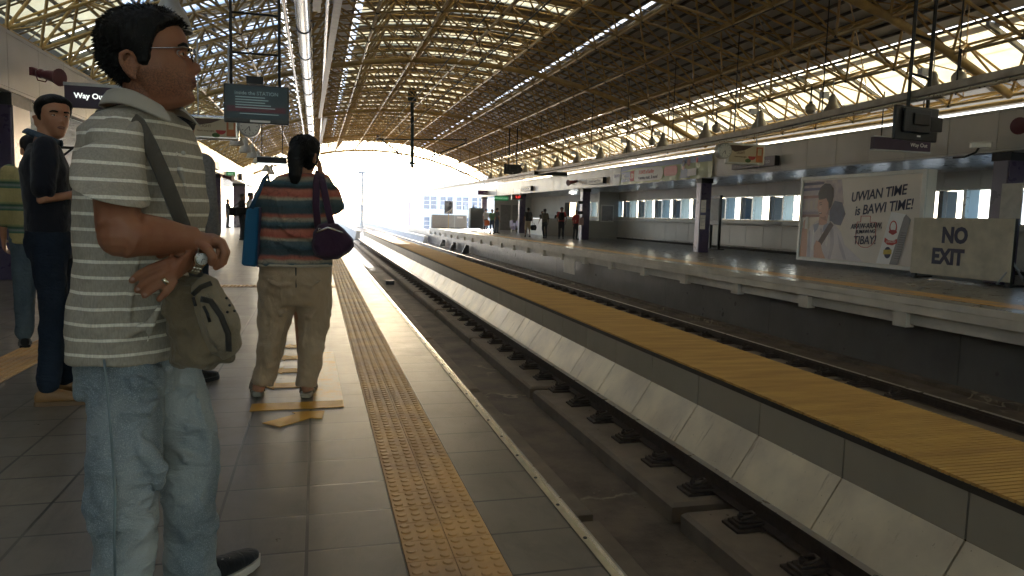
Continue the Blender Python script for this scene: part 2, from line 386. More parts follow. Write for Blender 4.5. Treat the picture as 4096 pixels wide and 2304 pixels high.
# columns
def column(x, y, side, label):
    t = thing('column', label, 'column', (x, y, 0), 0, 'purple station columns')
    hx, hy = (.34, .36) if side < 0 else (.2, .19)
    MB().box(-hx, hx, -hy, hy, 0, 2.68).build('shaft', purp, t, bev=.01)
    MB().box(-(hx+.01)*side-.012*side, -hx*side, -hy+.03, hy-.03, .02, 2.66).build('cover_plate', M('pale_lilac_metal', (.2, .18, .22), .3, .3, .1, 1), t)
    MB().box(-hx-.03, hx+.03, -hy-.03, hy+.03, 2.52, 2.69).build('column_head', dark, t)
    return t
names = ['beside the NO EXIT board', 'with paper notices, between the windows and the billboard', 'beside the waiting red-shirted people', 'by the purple seats', 'at the far end of the far platform']
for j, y in enumerate((11.95, 24.16, 36.4, 48.7, 60.5)): column(13.72, y, 1, 'purple column '+names[j])
names = ['at the left edge of the picture', 'behind the grey checked shirt', 'beside the standing guard', 'at the far end of the left platform']
for j, y in enumerate((12.5, 24.1, 36.2, 48.2)): column(-4.58, y, -1, 'dark purple column '+names[j])
# rooms behind the fascias: soffits, back walls
def backwall(t, x, side, y0, y1, sill, top, bays, th=.5):
    pass
b = MB(); y = Y0
while y < 61: b.box(13.54, 17.6, y+.003, y+.297, 2.685, 2.7); y += .3
struct('far_soffit', b, soff)
struct('far_soffit', MB().box(13.55, 21, Y0, 61.3, 2.71, 2.9), seam)
b = MB(); y = Y0
while y < 55: b.box(-9.6, -4.34, y+.003, y+.297, 2.685, 2.7); y += .3
struct('left_soffit', b, soff)
struct('left_soffit', MB().box(-12, -4.34, Y0, 55.7, 2.71, 2.9), seam)
wallm = M('wall_panel', (.45, .44, .4), .4, 0, .15, 1.1, .03, 20)
XB = 17.0
def wall_far():
    t = thing('station_wall', 'long panelled back wall of the far platform with a band of windows', 'wall', (XB, 20, 0))
    b = MB(); s = MB(); y = Y0
    while y < 61:
        ya, yb = y+.006-20, min(y+1.2, 61.3)-.006-20
        inwin = not (48.6 < y < 61)
        if inwin: b.box(0, .2, ya, yb, .1, 1.22); b.box(0, .2, ya, yb, 2.2, 2.68)
        else: b.box(0, .2, ya, yb, .1, 1.3); b.box(0, .2, ya, yb, 1.31, 2.68)
        y += 1.2
    b.build('wall_panel', wallm, t)
    MB().box(-.04, .25, -56, 41.3, 0, .1).box(.03, .22, -56, 41.3, .1, 1.2).box(.03, .22, -56, 41.3, 2.22, 2.68).box(.03, .22, 28.6, 41.3, .1, 2.68).build('wall_backing', seam, t)
    MB().box(-.06, .9, -56, 28.6, 1.2, 1.24).build('window_sill', cream, t)
    y = Y0; k = 0
    al = M('window_metal', (.45, .47, .48), .3, .7, .1, 5); fin = M('window_fin', (.1, .11, .13), .4, .2, .2, 5)
    gl = nodes('window_glass')[0]; gb = gl.node_tree.nodes['Principled BSDF']; gb.inputs['Base Color'].default_value = (.75, .85, .95, 1); gb.inputs['Roughness'].default_value = .35; gb.inputs['Transmission Weight'].default_value = 1; gb.inputs['IOR'].default_value = 1.02
    gl2 = nodes('window_screen')[0]; gb = gl2.node_tree.nodes['Principled BSDF']; gb.inputs['Base Color'].default_value = (.45, .58, .75, 1); gb.inputs['Roughness'].default_value = .5; gb.inputs['Transmission Weight'].default_value = .85; gb.inputs['IOR'].default_value = 1.02
    while y < 48:
        wdw = MB().box(0, .45, y-20, y+.1-20, 1.24, 2.2).box(.02, .1, y+.1-20, y+2.0-20, 1.24, 1.27).box(.02, .1, y+.1-20, y+2.0-20, 2.16, 2.2).build('window', al, t)
        MB().box(.0, .5, y+.76-20, y+.92-20, 1.27, 2.16).build('fin', fin, wdw)
        MB().box(.06, .07, y+1.28-20, y+1.33-20, 1.27, 2.16).build('mullion', al, wdw)
        MB().box(.12, .125, y+.1-20, y+.72-20, 1.27, 2.16).box(.12, .125, y+.98-20, y+2.0-20, 1.27, 2.16).build('pane', gl if k % 3 != 1 else gl2, wdw)
        y += 2.0; k += 1
    return t
wall_far()
lw = M('left_wall_panel', (.45, .45, .44), .4, 0, .15, 1, .03, 20)
tl = thing('station_wall', 'pale back wall of the left platform rooms', 'wall', (-9.5, 20, 0))
b = MB(); y = Y0
while y < 55: b.box(-.2, 0, y+.006-20, y+1.194-20, .1, 1.3); b.box(-.2, 0, y+.006-20, y+1.194-20, 1.31, 2.68); y += 1.2
b.build('wall_panel', lw, tl); MB().box(-.3, -.03, -56, 35.4, 0, 2.68).build('wall_backing', seam, tl)
# handrails along the far wall
hr = M('handrail_metal', (.6, .58, .55), .3, .8, .15, 9)
for z, lb in ((1.06, 'long horizontal handrail under the far windows'), (.16, 'low guard rail near the floor along the far wall')):
    t = thing('handrail', lb, 'rail', (16.4, 20, z))
    MB().tube((0, -18, 0), (0, 28, 0), .028, n=8).build('bar', hr, t)
    b = MB()
    for j in range(16): b.tube((0, -17.5+3*j, 0), (.6, -17.5+3*j, 0), .015)
    b.build('bracket', hr, t)
# upper outer walls of the rooms closing the light out above the fascias' back
struct('room_roof', MB().box(-14, -4.35, Y0, 55.7, 2.95, 3.1), conc)
struct('room_roof', MB().box(13.55, 22, Y0, 61.3, 2.95, 3.1), conc)
# the station goes on behind the camera
0 and struct('end_wall', MB().box(-13, 22, Y0-.4, Y0-.1, -1.5, 6.2), conc)
# ================================================================ ROOF: double-layer space frame
yel = M('yellow_steel', (.5, .33, .1), .5, .0, .3, 5, c2=(.3, .19, .07))
frame = M('chord_steel', (.56, .42, .22), .32, .4, .3, 5, c2=(.36, .26, .13))
roof = thing('station_roof', 'vaulted yellow tubular space frame roof with cream translucent strips over both tracks', 'roof', (4.45, 24, 0))
XC = 4.45
def zb(x): return 6.09 - .0266*(x-XC)**2
def BN(k, y): x = XC+1.53*k; return Vector((x, y, zb(x)))
def TN(k, y):   # upper node between k and k+1
    x = XC+1.53*(k+.5); s_ = -.0532*(x-XC); n_ = Vector((-s_, 0, 1)).normalized()
    return Vector((x, y, zb(x)))+n_*.84
off = Vector((4.45, 24, 0))
JR = range(-8, 41); K0, K1 = -6, 6
for k in range(K0, K1+1):
    MB().tube(BN(k, -12)-off, BN(k, 60)-off, .034, n=8).build('bottom_chord', frame, roof, smooth=True)
for k in range(K0-1, K1+1):
    MB().tube(TN(k, -12.75)-off, TN(k, 60.75)-off, .03, n=6).build('top_chord', yel, roof, smooth=True)
for j in JR:
    arch = (j % 8 == 0); b = MB()
    for k in range(K0, K1): b.tube(BN(k, 1.5*j)-off, BN(k+1, 1.5*j)-off, .085 if arch else .03, n=10 if arch else 6)
    b.build('arch_rib' if arch else 'cross_chord', yel, roof, smooth='auto')
    b = MB()
    for k in range(K0-1, K1): b.tube(TN(k, 1.5*j+.75)-off, TN(k+1, 1.5*j+.75)-off, .026, n=6)
    b.build('upper_cross_chord', yel, roof, smooth='auto')
st = []; nd = MB()
for j in JR:
    for k in range(K0-1, K1+1):
        T = TN(k, 1.5*j+.75)
        for dk in (0, 1):
            for dj in (0, 1):
                if K0 <= k+dk <= K1 and j+dj <= 40: st.append((BN(k+dk, 1.5*(j+dj)), T))
    for k in range(K0, K1+1): nd.ball(BN(k, 1.5*j)-off, .055, 6)
nd.build('node_ball', dark, roof, smooth=True)
def seen(a):
    d = a-Vector((0, 0, CAMH)); z_ = d.dot(FW)
    return z_ > 1 and abs(d.dot(RT)/z_) < .72 and abs(d.dot(DN)/z_) < .41
vis = sorted([s for s in st if seen((s[0]+s[1])/2)], key=lambda s: (s[0]-Vector((0, 0, 1))).length)[:98]
ids = set(map(id, vis))
for a, c in vis: MB().tube(a-off, c-off, .028, n=6).build('strut', yel, roof, smooth='auto')
b = MB()
for s in st:
    if id(s) not in ids: b.tube(s[0]-off, s[1]-off, .028, n=5, caps=False)
tag(b.build('strut', yel, roof, smooth='auto'), kind='stuff')
b = MB()
for j in JR:
    for k in range(K0-1, K1): b.tube(TN(k, 1.5*j+.75)-off, TN(k+1, 1.5*j+(2.25 if (k+j) % 2 else -.75))-off, .014, n=4, caps=False)
    for k in range(K0, K1):
        if j % 2: b.tube(BN(k, 1.5*j)-off, TN(k, 1.5*j-.75)+Vector((0, 0, .1))-off, .01, n=4, caps=False)
tag(b.build('bracing_rod', yel, roof, fix=False), kind='stuff')
# roof covering: curved sheets above the upper layer
def zr(x): return zb(x)+.84*math.sqrt(1+(.0532*(x-XC))**2)+.16
def sheet(x0, x1, y0, y1, th=.03, dz=0):
    n_ = max(1, int((x1-x0)/.6)); P = []
    for i in range(n_+1):
        x = x0+(x1-x0)*i/n_; P.append((x-off.x, zr(x)+dz))
    b = MB()
    for i in range(n_):
        (xa, za), (xb, zb_) = P[i], P[i+1]
        b.add([(xa, y0-24, za), (xb, y0-24, zb_), (xb, y1-24, zb_), (xa, y1-24, za), (xa, y0-24, za+th), (xb, y0-24, zb_+th), (xb, y1-24, zb_+th), (xa, y1-24, za+th)],
              [(0, 3, 2, 1), (4, 5, 6, 7), (0, 1, 5, 4), (1, 2, 6, 5), (2, 3, 7, 6), (3, 0, 4, 7)])
    return b
deck = M('roof_deck', (.52, .52, .5), .4, .35, .2, 1.2, scl=(1, .3, 1))
pm, n, l, bb = nodes('translucent_roof_panel')
tr = n.new('ShaderNodeBsdfTranslucent'); df = n.new('ShaderNodeBsdfDiffuse'); ms = n.new('ShaderNodeMixShader')
cc = mix(n, l, (.92, .86, .68), (.84, .75, .55), ramp(n, l, noise(n, l, 1.5, 4, coords(n, l)), .4, .75))
l.new(cc, tr.inputs[0]); l.new(cc, df.inputs[0]); ms.inputs[0].default_value = .3
l.new(tr.outputs[0], ms.inputs[1]); l.new(df.outputs[0], ms.inputs[2]); l.new(ms.outputs[0], n['Material Output'].inputs[0])
wm2, n, l, bb = nodes('clear_roof_panel')
tr = n.new('ShaderNodeBsdfTranslucent'); df = n.new('ShaderNodeBsdfDiffuse'); ms = n.new('ShaderNodeMixShader'); tr.inputs[0].default_value = (.9, .93, .96, 1); df.inputs[0].default_value = (.8, .82, .84, 1); ms.inputs[0].default_value = .15
l.new(tr.outputs[0], ms.inputs[1]); l.new(df.outputs[0], ms.inputs[2]); l.new(ms.outputs[0], n['Material Output'].inputs[0])
def merge(a, b_): a.add(b_.v, b_.f)
D = MB(); C_ = MB(); D2 = MB()
for x0, x1 in ((-.75, 1.05), (7.0, 8.3), (8.42, 12.82)): merge(D, sheet(x0, x1, -36, 61.3))
G_ = MB()
for x0, x1 in ((1.06, 1.24), (8.31, 8.41), (-.88, -.76)): merge(G_, sheet(x0, x1, -36, 61.3))
y = -36
while y < 60.5:
    merge(G_, sheet(-3.9, -.9, y+.5, y+1.1)); merge(D, sheet(-3.9, -.9, y-.4, y+.5, .04, .02)); y += 1.5
y = -36
while y < 60.5:         # crown: cream strips between opaque bands
    merge(C_, sheet(1.25, 7.0, y+.48, y+1.02)); merge(D2, sheet(1.25, 7.0, y-.48, y+.48, .04, .02)); y += 1.5
y = -36
while y < 60.5:         # cream eaves
    merge(C_, sheet(-5.6, -3.95, y+.07, y+1.43)); merge(C_, sheet(12.9, 13.0, y+.1, y+1.4)); merge(C_, sheet(13.2, 14.5, y+.05, y+1.45)); y += 1.5
merge(D, sheet(14.5, 15.5, -36, 61.3)); merge(D, sheet(-6.3, -5.6, -36, 61.3)); merge(D, sheet(13.02, 13.18, -36, 61.3))
C_.build('translucent_panel', pm, roof); D2.build('opaque_band', M('brown_band', (.34, .25, .13), .6, 0, .3, 2), roof); D.build('deck_sheet', deck, roof); G_.build('clear_panel', wm2, roof)
b = MB()
for i in range(60):     # purlins
    x = -6.2+21.2*i/59
    if 1.2 < x < 7.05 and i % 2: continue
    if x > 13.2: continue
    b.box(x-.02-off.x, x+.02-off.x, -60, 37.3, zr(x)-.07, zr(x)-.006)
b.build('purlin', M('purlin_steel', (.1, .09, .075), .5, .3), roof, fix=False)
b = MB(); y = -36
while y < 61:
    for x0, x1 in ((-6.3, -3.9), (12.9, 15.1)):
        n_ = 4
        for i in range(n_):
            xa, xb = x0+(x1-x0)*i/n_, x0+(x1-x0)*(i+1)/n_
            b.obox(((xa+xb)/2-off.x, y-24, (zr(xa)+zr(xb))/2-.06), ((xb-xa)/2, 0, (zr(xb)-zr(xa))/2), (0, .04, 0), (0, 0, .05))
    y += 1.5
b.build('rafter', M('rafter_steel', (.22, .21, .18), .5, .3), roof, fix=False)
for x, z in ((13.95, 3.78), (14.6, 3.72), (14.3, 4.35)): tag(MB().tube((x-off.x, -30, z), (x-off.x, 36, z), .05, n=8).build('eave_pipe', frame, roof, smooth=True))
b = MB()
for j in range(-10, 82):
    y = .75*j-24; P = [(x-off.x, y, zr(x)-.16) for x in [-5.6+i*1.45 for i in range(14)]]; b.path(P, .018, 4, caps=False)
for i in range(13):
    x = 1.6+i*.42; b.path([(x-off.x, -36, zr(x)-.2), (x-off.x, 37, zr(x)-.2)], .016, 4, caps=False)
tag(b.build('under_purlin', M('brown_steel', (.22, .14, .05), .5, .1), roof, fix=False), kind='stuff')
# end arch trim
b = MB()
for i in range(24):
    xa, xb = -6.3+21.5*i/24, -6.3+21.5*(i+1)/24
    b.obox(((xa+xb)/2-off.x, 37.35, (zr(xa)+zr(xb))/2), ((xb-xa)/2, 0, (zr(xb)-zr(xa))/2), (0, .05, 0), (0, 0, .12))
b.build('verge_trim', yel, roof)
# ================================================================ OUTSIDE
struct('ground', MB().box(-500, 600, -100, 900, -9.5, -9), M('city_ground', (.22, .21, .19), .9, 0, .3, .02))
struct('viaduct', MB().box(-.6, 9.9, 62.2, 330, -2.6, -1.61), lipm)
par = M('parapet_concrete', (.3, .32, .34), .75, 0, .2, 1.5)
def parapet(x0, x1, y0, y1, zt, label, lean=.18):
    t = thing('parapet', label, 'parapet', (x0, y0, -1.36))
    b = MB(); y = y0
    while y < y1:
        e = min(y+11.9, y1); z = zt+1.36
        b.prism([(-lean, y-y0, 0), (x1-x0, y-y0, 0), (x1-x0, y-y0, z-.12), (0, y-y0, z-.12)], (0, e-y, 0)); y += 12
    b.build('wall', par, t)
    MB().box(-.04, x1-x0+.04, 0, y1-y0, zt+1.24, zt+1.36).build('coping', lipm, t, bev=.01)
parapet(3.25, 3.55, 62.5, 170, -.38, 'grey parapet between the two tracks beyond the station end')
parapet(8.95, 9.2, 62.3, 210, -.72, 'grey parapet on the right edge of the viaduct')
parapet(-.5, -.2, 62.3, 210, -.55, 'grey parapet on the left edge of the viaduct', 0)
gal = M('galvanised_steel', (.42, .44, .46), .45, .5, .2, 6)
def pole(y, h, label):
    t = thing('catenary_pole', label, 'pole', (4.25, y, -.4))
    MB().lathe([(.2, 0), (.2, .5), (.15, .52), (.14, 1.6), (.22, 1.62), (.22, 2.2), (.13, 2.22), (.12, h), (.0, h)], n=10).build('mast', gal, t, smooth='auto')
    MB().box(-.42, .3, -.15, .15, h-.28, h).build('head_box', gal, t, bev=.02)
    for z in (h-.9, h-1.6): MB().lathe([(.0, z), (.17, z), (.17, z+.1), (.0, z+.1)], n=10).build('collar', gal, t)
pole(72, 5.5, 'grey catenary pole with a box on top, nearest beyond the station'); pole(118, 5.3, 'thinner distant grey catenary pole, second beyond the station')
# white office building
wb = M('white_render', (.8, .8, .79), .8, 0, .06, .5)
wg = M('blue_window', (.05, .11, .22), .18, 0, .25, 1.5)
YB = 125
A = at(1041.5, 462, y=YB); Bx = at(1290, 470, y=YB).x; zt = A.z
bl = thing('office_building', 'white office block with rows of blue paired windows beyond the far platform', 'building', (A.x, YB, -9))
h = zt+9
MB().box(0, Bx-A.x, 0, 38, 0, h).build('wall', wb, bl)
MB().box(-.25, Bx-A.x+.2, -.25, 38.2, h, h+.5).build('cornice', wb, bl)
MB().box(-.15, 0, 5, 5.5, 0, h-3).build('downpipe', M('red_pipe', (.5, .3, .3), .6), bl)
k_ = 1024/2576.0
for r_, (za, zb_) in enumerate(((445, 560), (640, 755), (835, 950), (1030, 1145))):
    for x0, x1 in ((1692, 1745), (1763, 1815), (1857, 1907), (1928, 1978), (2020, 2067), (2085, 2135), (2177, 2225), (2250, 2300)):
        def zz(a, b_): return at((1024+a*.39752)/1.5901, (576+b_*.39752)/1.5901, y=YB)
        p, q = zz(x0, za), zz(x1, za+115)
        wz0, wz1 = zt-2.0-r_*3.55-2.15, zt-2.0-r_*3.55
        f = MB().box(p.x-A.x-.05, q.x-A.x+.05, -.08, 0, wz0+9-.05, wz1+9+.05).build('window', wb, bl)
        b = MB()
        for i in range(3): b.box(p.x-A.x, q.x-A.x, -.1, -.081, wz0+9+i*.72, wz0+9+i*.72+.66)
        b.build('pane', wg, f)
        if (x0, r_) in ((1857, 0), (2085, 0), (1692, 2)): MB().box(p.x-A.x+.2, q.x-A.x-.2, -.5, -.1, wz0+9, wz0+9.6).build('air_conditioner', gal, bl)
for x0, x1, hh in ((-.0, 9, 2.2), (14, 20, 3.4), (33, 36, 2.6)): MB().box(x0+1, x1+1, 6, 14, h+.5, h+.5+hh).build('rooftop_room', wb, bl)
def block(x, y, wx, wy, hh, label):
    t = thing('distant_building', label, 'building', (x, y, -9)); MB().box(0, wx, 0, wy, 0, hh).build('wall', wb, t)
    b = MB()
    for r_ in range(int(hh/3.6)):
        for c in range(int(wx/4)): b.box(1+c*4, 3+c*4, -.06, 0, 1.4+r_*3.5, 3+r_*3.5)
    b.build('window_band', wg, t)
block(-58, 180, 30, 20, 26, 'pale distant block behind the left platform'); block(-22, 260, 14, 20, 15, 'small pale distant block left of the tracks')
# ================================================================ ROOF FIXTURES
duct = M('bright_duct_metal', (.68, .7, .72), .2, 1, .15, 2.5, .25, 9, bd=.01)
t = thing('ventilation_duct', 'long shiny round metal duct running under the vault along the near platform', 'duct', (-.28, 10, 5.25))
MB().tube((0, 0, 0), (0, 49.5, 0), .155, n=20).build('pipe', duct, t, smooth='auto')
h0 = MB().lathe([(.157, 0), (.17, 0), (.17, .06), (.157, .06)], n=16, ax='y').build('joint_band', dark, t); h0.location = (0, 1.5, 0)
for j in range(1, 16): clone(h0, loc=(0, 1.5+3*j, 0), parent=t)
for nm, x, z in (('left', -.64, 5.25), ('right', .22, 5.45)):
    tag(MB().tube((x, 8, z), (x, 60, z), .04, n=8).build('service_pipe', alum, None, smooth='auto'), 'slim bright pipe running just %s of the shiny duct' % nm, 'pipe')
def chan(a, b_, label):
    a, b_ = Vector(a), Vector(b_); d = b_-a; L = d.length/2; d.normalize(); s_ = d.cross(Vector((0, 0, 1))).normalized(); u = s_.cross(d)
    c = (a+b_)/2; b = MB().obox(c, d*L, s_*.06, u*.012).obox(c+s_*.055+u*.04, d*L, s_*.004, u*.03).obox(c-s_*.055+u*.04, d*L, s_*.004, u*.03)
    tag(b.build('cable_channel', gal), label, 'channel')
chan((.34, 10, 4.3), (.13, 30, 4.75), 'long grey metal channel hung right of the shiny duct'); chan((.33, 28.6, 4.6), (.2, 39, 4.6), 'shorter grey channel farther along beside the duct'); chan((.05, 9.2, 4.2), (.0, 12.2, 4.25), 'short grey channel stub close to the duct')
# catenary support and wires
grn = M('dark_green_steel', (.03, .05, .05), .5, .3, .2, 5)
Yc = 33.6
def c2(a, b_): return at(a, b_, y=Yc)
t = thing('catenary_support', 'dark drop post with V shaped braces holding the overhead wires under the vault', 'overhead wire support', (0, 0, 0))
top = c2(1037, 255); bot = c2(1037, 423)
MB().tube(top, bot, .075, n=8).build('drop_post', grn, t, smooth='auto')
MB().lathe([(.08, 0), (.2, .12), (.2, .55), (.1, .7)], tuple(top-Vector((0, 0, .1))), 10).build('post_head', grn, t)
MB().lathe([(.08, 0), (.15, .02), (.15, .08), (.08, .1)], tuple(c2(1037, 414)), 10).build('clamp', grn, t)
MB().tube(c2(1037, 412), c2(950, 343), .03).tube(c2(1037, 412), c2(1172, 360), .03).tube(c2(950, 350), c2(1172, 352), .03).build('brace', grn, t)
for q in ((950, 346), (1000, 382), (1172, 355), (1092, 385)):
    p = c2(*q); b = MB()
    for i in range(4): b.lathe([(.03, i*.07), (.075, i*.07+.02), (.03, i*.07+.06)], tuple(p-Vector((0, 0, .14))), 8)
    b.build('insulator', M('brown_insulator', (.1, .05, .04), .3), t)
for pts, lb in (([(2.56, -5, 4.3), (2.56, 9, 4.22), (2.53, 20, 4.2), (2.52, 33.6, 4.3), (2.5, 60, 4.25), (2.6, 118, 4.2)], 'upper overhead wire above the near track'), ([(2.75, -5, 3.72), (2.66, 33.6, 3.72), (2.6, 118, 3.72)], 'lower overhead wire above the near track'), ([(7.0, -5, 4.4), (7.1, 33.6, 4.75), (7.2, 60, 4.5), (7.2, 118, 4.4)], 'overhead wire above the far track')):
    tag(MB().path(pts, .012, 5).build('overhead_wire', dark), lb, 'wire')
t = thing('wire_dropper', 'short vertical droppers tying the two wires over the near track', 'dropper'); b = MB()
for y in (12, 18, 24, 30, 40): b.tube((2.6, y, 3.72), (2.55, y, 4.22), .006, n=4)
b.build('dropper', dark, t)
# tray with pipe over the far platform edge
tray = M('tray_metal', (.36, .32, .27), .5, .3, .35, 5)
t = thing('cable_tray', 'long beige cable tray with a pipe under it, hung over the far platform edge', 'cable tray', (9.2, 0, 0))
TP = [(2, 3.42), (8, 3.26), (14, 3.1), (24, 3.06), (59, 3.1)]
b = MB(); b2 = MB()
for (ya, za), (yb, zb2) in zip(TP, TP[1:]):
    dv = Vector((0, (yb-ya)/2, (zb2-za)/2)); b.obox((0, (ya+yb)/2, (za+zb2)/2), (.11, 0, 0), dv, (0, 0, .055))
b2.path([(-.07, y, z-.1) for y, z in TP], .03, 8)
b.build('tray', tray, t); b2.build('pipe', hr, t, smooth='auto')
h0 = MB().tube((0, 0, 3.1), (0, 0, 5.4), .012, n=5).build('hanger_rod', dark, t); h0.location = (0, 3, 0)
for j in range(1, 19): clone(h0, loc=(0, 3+3*j, 0), parent=t)
# bell lamps and round speakers
bell = M('lamp_shade_metal', (.42, .39, .33), .35, .4, .25, 6)
def bell_lamp(loc, label, g):
    t = thing('bell_lamp', label, 'hanging lamp', loc, 0, g)
    MB().lathe([(.0, .3), (.05, .3), (.09, .22), (.1, .1), (.12, .06), (.19, -.06), (.235, -.2), (.245, -.22), (.23, -.22), (.17, -.06), (.0, -.04)], n=20).build('shade', bell, t, smooth='auto')
    MB().tube((0, 0, .28), (0, 0, .66), .012).box(-.34, -.14, -.06, .06, .2, .34).tube((-.16, 0, .27), (0, 0, .3), .01).build('hanger', gal, t)
    MB().ball((0, 0, -.1), .06, 8).build('bulb', M('lamp_glass', (.6, .6, .55), .2), t, smooth=True)
    return t
L0 = None
for j in range(15):
    y = 9.35+2.97*j; lab = 'grey bell lamp over the far platform, %s from the right' % ['partly cut off, first', 'second', 'third', 'fourth', 'fifth', 'sixth'][j] if j < 6 else 'small grey bell lamp in the far end of the row above the far platform'
    L0 = bell_lamp((12, y, 3.95), lab, 'bell lamps above the far platform') if L0 is None else (clone(L0, loc=(12, y, 3.95), label=lab) and L0)
for j, (y, z) in enumerate(((25.5, 3.4), (28.5, 3.4), (31.5, 3.42), (34.5, 3.4), (40, 3.3), (44, 3.34))):
    c = clone(L0, loc=(-2.5, y, z), label='grey bell lamp over the near platform, %s in its row' % ['nearest', 'second', 'third', 'fourth', 'fifth', 'last'][j]); c['group'] = 'bell lamps above the near platform'
c = clone(L0, loc=tuple(at(428, 28, y=9.3)), label='big grey bell lamp just above the head of the man in stripes'); c['group'] = 'bell lamps above the near platform'
for j, y in enumerate((11.7, 16.1, 20.6, 25.1)):
    t = thing('round_speaker', 'round pale speaker hung above the far platform, %s from the right' % ['first', 'second', 'third', 'fourth'][j], 'speaker', (12, y, 4.02), 0, 'round speakers above the far platform')
    MB().ball((0, 0, 0), .14, 14).build('shell', bell, t, smooth=True); MB().tube((0, 0, .12), (0, 0, .55), .02).lathe([(.0, .1), (.05, .1), (.05, .18), (0, .18)], n=8).build('stem', dark, t)
# ================================================================ SIGNS AND SCREENS
white = M('white_paint', (.75, .74, .7), .5, 0, .06, 3); wtxt = M('white_letter', (.8, .8, .78), .5, 0, .02)
navy = M('navy_letter', (.012, .018, .06), .5, 0, .1); redm = M('red_print', (.5, .05, .04), .5, 0, .1); gre = M('green_print', (.05, .22, .08), .5, 0, .1)
psign = M('purple_sign', (.045, .025, .06), .4, 0, .2, 4)
# TV over the near platform
p = at(646, 263, y=9.8)
t = thing('station_monitor', 'flat black monitor showing lines of text, hung from two posts over the near platform', 'monitor', tuple(p))
MB().box(-.385, .385, -.02, .05, -.235, .235).build('casing', blackm, t, bev=.012)
scr = MB().box(-.36, .36, -.023, -.0205, -.18, .215).build('screen', EM('lit_screen', (.008, .014, .016), .15), t)
ts = EM('screen_text', (.08, .11, .11), .18); MB().box(-.35, .35, -.0245, -.0235, -.1, -.03).build('red_band', EM('screen_red', (.02, .006, .008), .2), scr)
text('inside the STATION', .062, ts, 'heading', scr, loc=(0, -.026, .13), rot=FX)
for i, (s_, q) in enumerate((('Please keep behind the yellow line', .06), ('while waiting for the train.', .02), ('Thank you for riding with us.', -.02), ('Next train in a few minutes', -.14))): pass
b = MB()
for i, (x0, x1) in enumerate(((-.25, .1), (-.25, .14), (-.25, .1), (-.25, .17), (-.25, .22))): b.box(x0, x1, -.0255, -.0245, .075-i*.032, .087-i*.032)
b.box(-.2, .26, -.0255, -.0245, -.125, -.115); b.build('text_line', ts, scr)
MB().box(-.08, .16, -.0255, -.021, -.222, -.196).build('maker_label', white, t)
MB().tube((-.3, .02, .2), (-.3, .02, 2.3), .02).tube((.27, .02, .2), (.27, .02, 2.5), .02).tube((-.3, .02, .62), (.27, .02, .62), .014).tube((-.3, .02, 1.1), (.27, .02, 1.1), .014).build('hanger', dark, t)
MB().box(-.12, .08, -.02, .1, .25, .34).build('receiver_box', dark, t)
